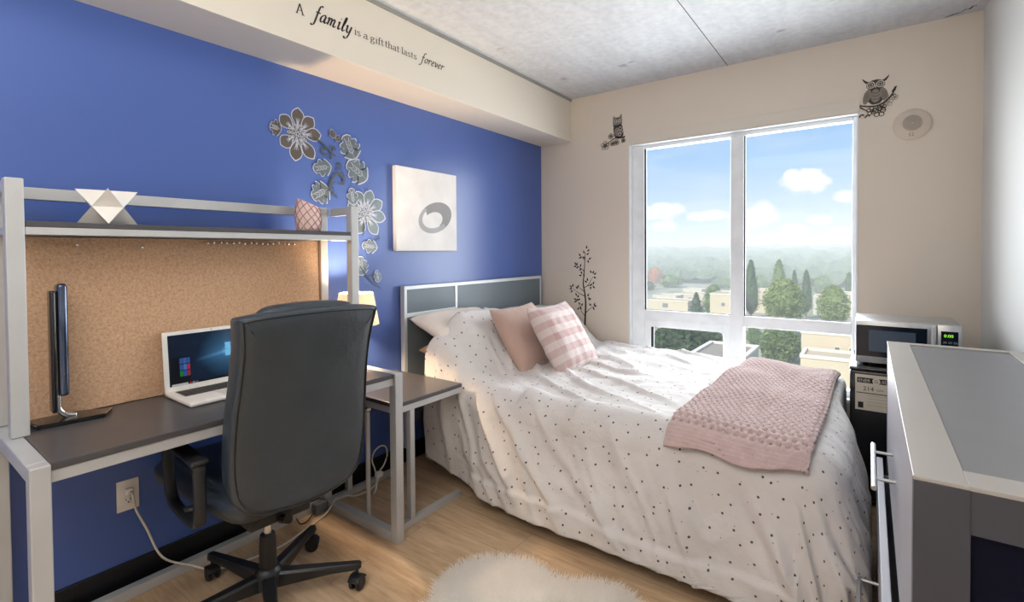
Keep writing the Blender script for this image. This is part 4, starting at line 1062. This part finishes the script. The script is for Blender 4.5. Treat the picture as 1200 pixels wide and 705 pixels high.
        for fx, fy, r in ((-.62, -.66, .2), (-.32, -.26, .13), (-.05, -.58, .13), (-.24, -.62, .1), (.3, -.54, .1)):
            flower(b, q(fx, fy), r*s, lift(.0014), .034*s)
            p = Q(ell((fx, fy), r*.55, r*.55)); fan(b, p, cen(p), lift(.0010), .0003)
        obj('blossoms', b, 'decal_taupe', root)
p = at(723.5, 152, 'Y', DY); owl((p.x, p.z), .170, 1, 'small grey owl decal on a branch left of the window top', 'small')
p = at(1026, 110, 'Y', DY); owl((p.x, p.z), .180, 1, 'dark big-eyed owl decal on a branch right of the window top', 'big')
# tree decal
td = thing('tree_decal', (-1.92, DY, .7), 'black sapling decal with small leaves on the window wall above the bed', 'wall decal')
def TP(zx, zy): p = at(655+zx/7.05, 280+zy/7.05, 'Y', DY); return (p.x, p.z)
b = B()
stroke(b, [TP(*p) for p in ((212, 760), (218, 640), (221, 520), (213, 440), (202, 370), (208, 280), (214, 190), (219, 110))], lift(.0004), (.016, .012, .004), .0004)
for br in ([(222, 610), (250, 580), (288, 555)], [(222, 640), (190, 600), (165, 545)], [(212, 470), (165, 445), (120, 410)], [(206, 400), (240, 380), (282, 310)], [(207, 265), (180, 240), (150, 215)], [(212, 170), (190, 150), (172, 135)], [(236, 385), (265, 380), (290, 380)], [(205, 430), (180, 410), (165, 395)]):
    stroke(b, [TP(*p) for p in br], lift(.0004), (.007, .005, .002), .0004)
obj('trunk', b, 'decal_black', td)
LV = [(229, 65, 1.5), (245, 92, .8), (206, 105, 1.9), (240, 122, .5), (171, 128, 2.3), (175, 155, 3.6), (205, 150, 2.5), (258, 160, .6), (243, 186, 5.2), (135, 200, 2.2), (150, 205, 1.3), (133, 225, 3.1), (152, 235, 3.8), (180, 215, 1.3), (176, 252, 4.0), (186, 275, 2.0), (176, 300, 3.2), (207, 300, 5), (263, 268, 2.1), (285, 272, 1.2), (300, 285, .7), (298, 318, 5.8), (236, 332, 1.6), (222, 350, 2.6), (287, 360, 1.1), (266, 375, .8), (290, 398, 5.6), (262, 405, 4.6), (116, 380, 1.4), (98, 390, 2.4), (97, 410, 3.3), (105, 432, 4.0), (160, 388, .9), (148, 400, 2.3), (142, 455, 2.0), (160, 470, 1.2), (133, 495, 2.8), (150, 505, 4.3), (168, 498, .5), (135, 516, 3.6), (243, 460, 1.0), (258, 495, .7), (248, 488, 2.2), (258, 540, 2.4), (295, 537, 1.3), (303, 552, .3), (288, 575, 5.2), (192, 540, 1.1), (168, 530, 2.2), (160, 575, 3.8), (180, 565, 1.8)]
b = B()
for x, y, a in LV:
    c = TP(x, y); L = .030; pt = leafshape((c[0]-cos(a)*L/2, c[1]-sin(a)*L/2), a, L, .014, 5, .2); fan(b, pt, cen(pt), lift(.0006), .0004)
obj('leaves', b, 'decal_black', td)

# ---- lettering on the soffit, drawn with a broad pen.  em: x-height 1, baseline 0
ROMAN = {
 'A': (1.75, [[(.05, 0), (.45, 0)], [(1.1, 0), (1.65, 0)], [(.25, 0), (.80, 1.75)], [(.80, 1.75), (1.38, 0)], [(.45, .62), (1.17, .62)]]),
 'i': (.62, [[(.1, 0), (.55, 0)], [(.33, 0), (.33, 1)], [(.12, .93), (.33, 1)], [(.30, 1.42), (.38, 1.50)]]),
 's': (.85, [[(.70, .84), (.5, 1.0), (.22, .92), (.16, .74), (.42, .52), (.70, .32), (.64, .08), (.38, -.02), (.12, .16)]]),
 'a': (.98, [[(.18, .8), (.38, 1.0), (.64, .92), (.68, .7), (.68, .15), (.82, .02), (.95, .1)], [(.68, .62), (.36, .55), (.14, .34), (.18, .08), (.42, .0), (.68, .2)]]),
 'g': (1.05, [[(.46, 1.0), (.2, .86), (.2, .52), (.46, .38), (.72, .52), (.72, .86), (.46, 1.0)], [(.68, .92), (.98, .98)], [(.3, .40), (.2, .2), (.42, .08), (.8, .0), (.86, -.26), (.5, -.5), (.12, -.36), (.16, -.12), (.36, .05)]]),
 'f': (.68, [[(.08, 0), (.58, 0)], [(.30, 0), (.30, 1.25), (.46, 1.62), (.74, 1.58)], [(.08, 1.0), (.62, 1.0)]]),
 't': (.68, [[(.30, 1.42), (.30, .2), (.44, 0), (.66, .08)], [(.06, 1.0), (.62, 1.0)]]),
 'h': (1.12, [[(.06, 0), (.50, 0)], [(.66, 0), (1.08, 0)], [(.28, 0), (.28, 1.65)], [(.06, 1.6), (.28, 1.65)], [(.28, .76), (.52, 1.0), (.82, .92), (.86, .7), (.86, 0)]]),
 'l': (.58, [[(.08, 0), (.52, 0)], [(.30, 0), (.30, 1.65)], [(.08, 1.6), (.30, 1.65)]]),
}
SCRIPT = {
 'f': (.82, [[(.98, 1.88), (.82, 2.02), (.62, 1.78), (.48, 1.1), (.36, .3), (.22, -.5), (-.02, -.82), (-.22, -.68)], [(.20, 1.0), (.80, 1.04)]]),
 'a': (1.0, [[(.78, .94), (.5, 1.0), (.2, .66), (.12, .2), (.3, .0), (.56, .26), (.78, .94)], [(.78, .96), (.66, .28), (.74, .02), (1.0, .22)]]),
 'm': (1.5, [[(.06, .8), (.22, .98), (.22, .6), (.10, 0)], [(.16, .5), (.46, .96), (.62, .8), (.50, 0)], [(.56, .5), (.88, .97), (1.04, .8), (.92, .2), (1.02, .0), (1.28, .2)]]),
 'i': (.58, [[(.06, .78), (.24, 1.0), (.12, .2), (.22, .0), (.46, .2)], [(.34, 1.42), (.40, 1.52)]]),
 'l': (.62, [[(.08, .3), (.42, 1.2), (.56, 1.8), (.44, 1.9), (.28, 1.2), (.14, .25), (.26, .0), (.52, .2)]]),
 'y': (1.0, [[(.06, .8), (.24, 1.0), (.18, .3), (.36, .04), (.62, .3), (.82, .98)], [(.84, 1.0), (.62, .0), (.36, -.68), (.04, -.84), (-.12, -.6)]]),
 'o': (.86, [[(.5, 1.0), (.18, .7), (.12, .22), (.34, .0), (.62, .26), (.7, .74), (.5, 1.0), (.62, .86), (.86, .84)]]),
 'r': (.72, [[(.06, .8), (.24, .98), (.22, .6), (.10, 0)], [(.18, .5), (.44, .92), (.66, .94), (.66, .78)]]),
 'e': (.76, [[(.14, .44), (.44, .56), (.58, .84), (.44, 1.0), (.20, .74), (.12, .26), (.30, .0), (.66, .26)]]),
 'v': (.8, [[(.06, .84), (.22, 1.0), (.28, .5), (.28, .02), (.56, .4), (.70, .98)]]),
}
plain('vinyl_black', (34, 30, 28), .5)
SX = -2.037
def on_soffit(a, c, e): return Vector((SX+.0004+e, a, c))
word_root = thing('wall_lettering', (SX, 1.65, 2.38), 'black vinyl lettering of a family saying along the white soffit', 'lettering')
def word(txt, y0, y1, base, xh, table, slant=0, pen=.16):
    adv = sum(table[ch][0] for ch in txt); k = (y1-y0)/adv; x = 0; b = B(); lay_ = 0
    for ch in txt:
        for st_ in table[ch][1]:
            P = [(y0+(x+px_+slant*py_)*k, base+py_*xh) for px_, py_ in st_]
            lay_ += 1
            stroke(b, P, lambda a, c, e, l=lay_: on_soffit(a, c, e+.00002*(l % 7)), pen*xh, .0004, n=7, nib=radians(28) if table is SCRIPT else radians(10))
        x += table[ch][0]
    obj('word', b, 'vinyl_black', word_root, recalc=False)
BL = 2.372
word('A', 1.190, 1.236, 2.360, .026, ROMAN, pen=.22)
word('family', 1.275, 1.478, 2.364, .036, SCRIPT, .22, pen=.30)
word('is', 1.492, 1.532, BL, .022, ROMAN, pen=.22); word('a', 1.546, 1.577, BL, .022, ROMAN, pen=.22); word('gift', 1.588, 1.674, BL, .022, ROMAN, pen=.22)
word('that', 1.680, 1.778, BL+.002, .022, ROMAN, pen=.22); word('lasts', 1.790, 1.902, BL+.002, .022, ROMAN, pen=.22); word('forever', 1.930, 2.112, BL+.004, .027, SCRIPT, .2, pen=.28)
# ================================================================== the view outside (ground about 20 m below)
GZ = -20.0
def foliage_mat(name, c1, c2, c3):
    m = N(name); f = m.noise(m.coord(), .35, 5, .7); c = m.ramp(f, [(.3, c1), (.5, c2), (.7, c3)]); m.color(c); m.set(Roughness=.9); m.b.inputs['Specular IOR Level'].default_value = .15; return m.m
foliage_mat('foliage_dark', (52, 70, 52), (70, 92, 64), (96, 114, 78)); foliage_mat('foliage_mid', (80, 102, 66), (108, 130, 84), (140, 156, 104)); foliage_mat('foliage_light', (98, 118, 68), (130, 148, 92), (164, 172, 118)); foliage_mat('foliage_autumn', (150, 92, 60), (176, 108, 70), (190, 130, 90))
foliage_mat('forest_green', (58, 78, 50), (88, 108, 70), (124, 138, 92))
plain('bark', (84, 70, 58), .9)
m = N('town_ground'); m.color(m.ramp(m.noise(m.coord(), .06, 5), [(.3, (112, 124, 92)), (.5, (146, 148, 126)), (.7, (172, 166, 150))])); m.set(Roughness=.95)
plain('stucco', (202, 188, 164), .85, 0, .03, .4); plain('stucco_pale', (198, 192, 180), .85, 0, .03, .4); plain('roof_tan', (190, 174, 150), .9, 0, .05, .3); plain('parapet_white', (222, 214, 198), .8); plain('roof_grey', (150, 142, 132), .9); plain('far_window', (120, 122, 122), .3)
b = B(); box(b, -1600, 900, 14, 2600, GZ-1, GZ); g = obj('ground_outside', b, 'town_ground'); g['kind'] = 'structure'

def crown(c, rx, ry, h, style, n, leaf, seed):
    """foliage: a dark core and n leaf clumps; c = base centre"""
    rnd = random.Random(seed); verts, faces = [], []
    def rad(t, a):
        if style == 'cone': q = (1-t)**.85*(.75+.25*abs(sin(t*26)))+.03
        elif style == 'column': q = min(1, (t*6)**.6)*(1-max(0, t-.35)/.65*1)**.55 if t < 1 else 0
        elif style == 'spread': q = sin(pi*min(1, t*.92+.06))**.55*(1-.3*t)
        else: q = sin(pi*min(1, t*.85+.13))**.6
        return q*(1+.22*noise.noise(Vector((cos(a)*1.6+seed, sin(a)*1.6, t*5))))
    for i in range(n):
        t = rnd.random()**(1.3 if style == 'cone' else 1); a = rnd.random()*2*pi; q = rad(t, a)*rnd.uniform(.62, 1.04)
        p = Vector((c[0]+rx*q*cos(a), c[1]+ry*q*sin(a), c[2]+h*t*.98)); k = len(verts)
        for _ in range(3):
            d = Vector((rnd.gauss(0, 1), rnd.gauss(0, 1), rnd.gauss(0, .8))); verts.append(p+d*leaf*.6)
        faces.append((k, k+1, k+2))
    b = B(); me = bpy.data.meshes.new('t'); me.from_pydata(verts, [], faces); b.from_mesh(me); bpy.data.meshes.remove(me)
    nu, nv = 14, 10
    def P(u, v):
        a = 2*pi*u; t = .02+.93*v; q = rad(t, a)*.74; return Vector((c[0]+rx*q*cos(a), c[1]+ry*q*sin(a), c[2]+h*t))
    grid(b, P, nu, nv)
    return b
TREEN = [0]
def tree(px, w, ptop, pbase, Y, style, m, label, n=900, group='trees outside the window', trunk=.08):
    """px, w, ptop: where the crown stands in the view; the trunk reaches the ground below"""
    TREEN[0] += 1
    top = at(px, ptop, 'Y', Y); e0, e1 = at(px-w/2, ptop, 'Y', Y), at(px+w/2, ptop, 'Y', Y); r = abs(e1.x-e0.x)/2
    bz = at(px, pbase, 'Y', Y).z; bz = max(GZ+.3, bz); h = top.z-bz
    root = thing('conifer' if style in ('cone', 'column') else 'broadleaf_tree', (top.x, Y, GZ), label, 'tree')
    obj('foliage', crown((top.x, Y, bz), r, r, h, style, int(n*1.7), max(.2, r*.105), TREEN[0]*3.7), m, root, recalc=False)
    b = B(); tube(b, [(top.x, Y, GZ), (top.x, Y, bz+h*.5)], [max(.12, r*trunk), max(.06, r*trunk*.5)], 8); obj('trunk', b, 'bark', root)
    return root
def building(px0, px1, ptop, Y, dep, m, label, windows=(), pz=.5, roofm='roof_tan', name='building', pbase=None):
    a, c = at(px0, ptop, 'Y', Y), at(px1, ptop, 'Y', Y); x0, x1, zt = a.x, c.x, (a.z+c.z)/2
    if dep < 0: Y, dep = Y+dep, -dep
    root = thing(name, ((x0+x1)/2, Y+dep/2, GZ), label, 'building')
    b = B(); box(b, x0, x1, Y, Y+dep, GZ, zt-pz*.6); obj('walls', b, m, root)
    t = .35; b = B()
    for q in ((x0-.1, x1+.1, Y-.1, Y+t), (x0-.1, x1+.1, Y+dep-t, Y+dep+.1), (x0-.1, x0+t, Y+t, Y+dep-t), (x1-t, x1+.1, Y+t, Y+dep-t)): box(b, *q, zt-pz*.6, zt)
    obj('parapet', b, 'parapet_white', root)
    b = B(); box(b, x0+t, x1-t, Y+t, Y+dep-t, zt-pz*.6, zt-pz*.45); obj('roof', b, roofm, root)
    for (wx0, wy0, wx1, wy1) in windows:
        p, q = at(wx0, wy0, 'Y', Y), at(wx1, wy1, 'Y', Y); b = B(); box(b, p.x, q.x, Y-.06, Y+.04, q.z, p.z); w = obj('window', b, 'parapet_white', root)
        b = B(); box(b, p.x+.08, q.x-.08, Y-.09, Y-.055, q.z+.08, p.z-.08); obj('window_glass', b, 'far_window', w)
    return root

# far wooded hills: one continuous forest nobody could count
def hills():
    b = B(); nu, nv = 150, 330
    def P(i, j):
        Y = 330*(9.5**i); k = -.75+1.15*j; X = k*Y
        t = sstep(0, .55, i)
        z = GZ+2+16*t+16*t*t*sstep(.3, 1, i)+6*ns(X*.002, Y*.002, 3)*(.2+i)
        sc = .055/(1+i*1.8)
        z += (3.6+5*i)*(abs(ns(X*sc, Y*sc*.6, 5))*2.2+.9*ns(X*sc*2.6, Y*sc*1.8, 8)+.5*ns(X*sc*6, Y*sc*4, 2))
        return Vector((X, Y, z))
    grid(b, P, nu, nv); return b
fo = obj('forest', hills(), 'forest_green', None, False, (0, 1000, GZ)); tag(fo, 'hazy wooded hills along the horizon outside the window', 'forest', kind='stuff')

building(757, 806, 351.5, 175, 10, 'stucco', 'low cream building with one small window, at the left edge of the view', [(776, 354.5, 783, 360.5)])
building(765, 792, 346, 200, 10, 'stucco_pale', 'pale flat-roofed house behind the low cream building', [(771, 348, 775, 350.5)])
building(790, 838, 344.5, 215, 14, 'stucco', 'long pale building across the middle of the left pane', [(797, 348, 802, 351), (806, 348, 811, 351)])
building(800, 822, 338.5, 250, 10, 'stucco_pale', 'farthest small white house above the long pale building', [(808, 340.5, 812, 342.5)])
building(832, 862, 344, 150, 12, 'stucco', 'pale building beside the mullion in the left pane', [(845, 354, 850, 359)])
building(872, 902, 339.5, 185, 10, 'stucco', 'cream building between the dark column trees and the round tree', [(893, 345, 897, 349)])
building(953, 975, 347, 190, 10, 'stucco_pale', 'small white house behind the dark cypress on the right', [(957, 351, 960, 355), (964, 351, 967, 355)])
building(985, 1012, 344, 190, 10, 'stucco', 'cream house at the right edge of the upper pane', [(990, 349, 994, 353)])
building(939, 1030, 390, 84, 9, 'stucco', 'near cream building with two square windows in the lower right pane', [(977.5, 405.5, 984.5, 413.5), (994.5, 407, 1000.5, 414.5)], .7)
building(938, 1035, 419.5, 76, 6, 'stucco', 'lower cream wing in front of the building with two square windows', [], .7)
building(833, 889, 401.5, 60, -22, 'stucco_pale', 'near flat grey roof with a white edge, low behind the mullion', [], .5, 'roof_grey')

T = tree
T(873+7, 21, 303, 368, 165, 'column', 'foliage_dark', 'tall dark column tree right of the mullion', 1500)
T(913, 24, 303, 362, 180, 'column', 'foliage_mid', 'tall green poplar in the middle of the right pane', 1500)
T(931, 12, 315, 360, 195, 'column', 'foliage_dark', 'slim dark tree between the poplar and the cypress', 800)
T(945, 17, 315, 366, 175, 'column', 'foliage_dark', 'dark cypress right of the round green tree', 1300)
T(919, 50, 326, 376, 130, 'round', 'foliage_light', 'round light green tree in the middle of the right pane', 2600)
T(977, 40, 334, 377, 140, 'round', 'foliage_light', 'loose light green tree at the right of the upper pane', 2200)
T(995, 14, 318, 350, 230, 'round', 'foliage_dark', 'dark tree behind the cream house at the right edge', 700)
T(816, 22, 342, 372, 150, 'cone', 'foliage_dark', 'small dark spruce among the roofs in the left pane', 1200)
T(836, 26, 333, 368, 165, 'round', 'foliage_mid', 'green tree between the spruce and the pale building', 1500)
T(768, 20, 313, 352, 320, 'round', 'foliage_autumn', 'orange autumn tree at the left of the view', 800)
T(786, 26, 322, 348, 290, 'round', 'foliage_mid', 'broad green tree right of the orange tree', 900)
T(760, 16, 330, 352, 260, 'round', 'foliage_dark', 'dark tree below the orange tree at the left edge', 700)
T(805, 95, 377, 424, 88, 'spread', 'foliage_dark', 'large dark spreading tree filling the lower left pane', 4200)
T(914, 50, 381, 432, 106, 'round', 'foliage_mid', 'leafy green tree in the lower right pane', 3000)
T(884, 20, 382, 420, 122, 'round', 'foliage_mid', 'pale green bush beside the mullion in the lower right pane', 1200)
T(850, 30, 326, 350, 300, 'round', 'foliage_mid', 'green tree at the mullion, in front of the hills', 800)
T(892, 22, 322, 350, 280, 'round', 'foliage_mid', 'green tree between the column tree and the poplar', 700)
T(964, 26, 322, 350, 280, 'round', 'foliage_mid', 'green tree behind the small white house', 800)

# hazy air over the valley
m = N('valley_haze'); m.t.nodes.remove(m.b); vs_ = m.n('ShaderNodeVolumeScatter'); vs_.inputs['Color'].default_value = (.98, .985, 1, 1); vs_.inputs['Density'].default_value = HAZE; vs_.inputs['Anisotropy'].default_value = -.3
m.l(vs_.outputs[0], m.out.inputs['Volume'])
b = B(); box(b, -1700, 1000, 45, 2700, GZ-.5, 34); hz_ = obj('valley_haze', b, 'valley_haze'); hz_['kind'] = 'structure'
# ================================================================== sky
w = bpy.data.worlds.new('sky'); S.world = w; w.use_nodes = True; nt = w.node_tree; nt.nodes.clear()
def wn(t, **k):
    n = nt.nodes.new(t)
    for a, v in k.items(): setattr(n, a, v)
    return n
L_ = nt.links.new
out = wn('ShaderNodeOutputWorld'); bg = wn('ShaderNodeBackground'); L_(bg.outputs[0], out.inputs[0])
tc = wn('ShaderNodeTexCoord'); sep = wn('ShaderNodeSeparateXYZ'); L_(tc.outputs['Generated'], sep.inputs[0])
def wm(op, a, b=0.0):
    n = wn('ShaderNodeMath', operation=op)
    for i, v in enumerate((a, b)):
        if isinstance(v, (int, float)): n.inputs[i].default_value = v
        else: L_(v, n.inputs[i])
    return n.outputs[0]
def wramp(f, stops):
    r = wn('ShaderNodeValToRGB'); e = r.color_ramp.elements
    while len(e) < len(stops): e.new(.5)
    for i, (p, c) in enumerate(stops): e[i].position = p; e[i].color = rgba(c)
    L_(f, r.inputs[0]); return r.outputs[0]
def wmix(f, a, b):
    n = wn('ShaderNodeMix', data_type='RGBA')
    for s, v in ((n.inputs[0], f), (n.inputs[6], a), (n.inputs[7], b)):
        if isinstance(v, tuple): s.default_value = v
        elif isinstance(v, (int, float)): s.default_value = v
        else: L_(v, s)
    return n.outputs[2]
sky = wramp(wm('MAXIMUM', sep.outputs[2], 0), [(0, (222, 236, 252)), (.08, (190, 218, 250)), (.17, (158, 202, 250)), (.30, (122, 178, 242)), (1, (84, 140, 220))])
mp = wn('ShaderNodeMapping'); mp.inputs['Scale'].default_value = (5.2, 5.2, 13); mp.inputs['Location'].default_value = CLOUD_OFF; L_(tc.outputs['Generated'], mp.inputs[0])
nz = wn('ShaderNodeTexNoise'); nz.inputs['Scale'].default_value = 1.35; nz.inputs['Detail'].default_value = 7; nz.inputs['Roughness'].default_value = .52; L_(mp.outputs[0], nz.inputs['Vector'])
cl1 = wramp(nz.outputs['Fac'], [(.535, (0, 0, 0)), (.60, (255, 255, 255))])
mp2 = wn('ShaderNodeMapping'); mp2.inputs['Scale'].default_value = (2.5, 2.5, 11); mp2.inputs['Location'].default_value = (3, 1, 0); L_(tc.outputs['Generated'], mp2.inputs[0])
nz2 = wn('ShaderNodeTexNoise'); nz2.inputs['Scale'].default_value = 2; nz2.inputs['Detail'].default_value = 6; nz2.inputs['Roughness'].default_value = .6; L_(mp2.outputs[0], nz2.inputs['Vector'])
cl2 = wramp(nz2.outputs['Fac'], [(.45, (0, 0, 0)), (.75, (190, 190, 190))])
col = wmix(cl2, sky, rgba((232, 241, 254)))
# cumulus clouds, each at its own bearing and height above the horizon
dy = wm('MAXIMUM', sep.outputs[1], .05); U = wm('DIVIDE', sep.outputs[0], dy); V = wm('DIVIDE', sep.outputs[2], dy)
mq = wn('ShaderNodeMapping'); mq.inputs['Scale'].default_value = (16, 16, 22); L_(tc.outputs['Generated'], mq.inputs[0])
nq = wn('ShaderNodeTexNoise'); nq.inputs['Scale'].default_value = 1.6; nq.inputs['Detail'].default_value = 6; nq.inputs['Roughness'].default_value = .62; L_(mq.outputs[0], nq.inputs['Vector'])
acc = None
for cpx, cpy, rw, rh, wt in ((945, 211, 34, 17, 1), (930, 206, 16, 10, 1), (990, 230, 22, 10, 1), (893, 250, 26, 17, 1), (874, 258, 26, 12, 1), (774, 248, 30, 12, 1), (776, 265, 20, 8, 1), (826, 253, 28, 7, 1), (932, 269, 22, 8, 1), (963, 257, 20, 8, 1), (990, 272, 24, 10, 1), (835, 285, 28, 6, .9), (905, 277, 30, 7, .9), (765, 286, 26, 6, .8)):
    d_ = ray(cpx, cpy); u0, v0 = d_.x/d_.y, d_.z/d_.y
    ru = abs(ray(cpx+rw, cpy).x/ray(cpx+rw, cpy).y-u0); rv = rh/560/d_.y
    a_ = wm('DIVIDE', wm('SUBTRACT', U, u0), ru); b_ = wm('DIVIDE', wm('SUBTRACT', V, v0), rv)
    q = wm('SUBTRACT', wt, wm('SQRT', wm('ADD', wm('MULTIPLY', a_, a_), wm('MULTIPLY', b_, b_))))
    acc = q if acc is None else wm('MAXIMUM', acc, q)
acc = wm('ADD', wm('MAXIMUM', acc, -1), wm('MULTIPLY', wm('SUBTRACT', nq.outputs['Fac'], .5), 1.5))
cl3 = wramp(acc, [(.05, (0, 0, 0)), (.34, (255, 255, 255))])
up_ = wramp(sep.outputs[2], [(.40, (0, 0, 0)), (.5, (255, 255, 255))])
col = wmix(wm('MULTIPLY', cl1, up_), col, rgba((253, 253, 255))); col = wmix(cl3, col, rgba((255, 254, 254)))
L_(col, bg.inputs[0]); bg.inputs[1].default_value = SKY
# ================================================================== lights
def area(name, loc, rot, sx, sy, power, col):
    l = bpy.data.lights.new(name, 'AREA'); l.shape = 'RECTANGLE'; l.size = sx; l.size_y = sy; l.energy = power; l.color = col
    o = bpy.data.objects.new(name, l); COL.objects.link(o); o.location = loc; o.rotation_euler = rot; return o
sun = bpy.data.lights.new('sun', 'SUN'); sun.energy = SUN; sun.angle = radians(2); sun.color = (1, .95, .86)
so_ = bpy.data.objects.new('sun', sun); COL.objects.link(so_); so_.rotation_euler = (radians(48), radians(-18), 0)     # high, from behind the building
area('window_daylight', (-.79, DY+.55, 1.35), (radians(-90), 0, 0), 1.6, 2.0, WINP, (.93, .96, 1))
area('fill_up', (-.75, -.75, 1.75), (radians(180), 0, 0), .5, .5, FILLUPP, (1, .97, .93))  # added fill behind the camera, aimed up to bounce off the ceiling
area('fill_down', (-.75, -.35, CZ-.03), (0, 0, 0), 1.3, 1.0, FILLDOWNP, (1, .96, .90))  # unseen fill light added behind the camera, facing down
pt = bpy.data.lights.new('lamp_bulb', 'POINT'); pt.energy = LAMPP; pt.color = (1, .72, .45); pt.shadow_soft_size = .03
po = bpy.data.objects.new('lamp_bulb', pt); COL.objects.link(po); po.location = (lx, ly, .606+.41)
# ================================================================== camera
cam = bpy.data.cameras.new('camera'); co = bpy.data.objects.new('camera', cam); COL.objects.link(co)
cam.sensor_width = 36; cam.lens = 572.715/1200*36; cam.shift_y = -(352.5-306.99)/1200; cam.clip_start = .02; cam.clip_end = 6000
M = Matrix((CR, -CD, -CF)).transposed().to_4x4(); M.translation = (0, 0, CAMH); co.matrix_world = M
S.camera = co
S.view_settings.view_transform = 'Standard'; S.view_settings.look = 'None'; S.view_settings.gamma = 1; S.view_settings.exposure = EXPO; S.view_settings.use_curve_mapping = False
S.cycles.max_bounces = 8; S.cycles.diffuse_bounces = 4; S.cycles.glossy_bounces = 4; S.cycles.transparent_max_bounces = 12; S.cycles.volume_bounces = 4
S.cycles.use_denoising = True; S.cycles.caustics_reflective = False; S.cycles.caustics_refractive = False; S.cycles.sample_clamp_indirect = 4
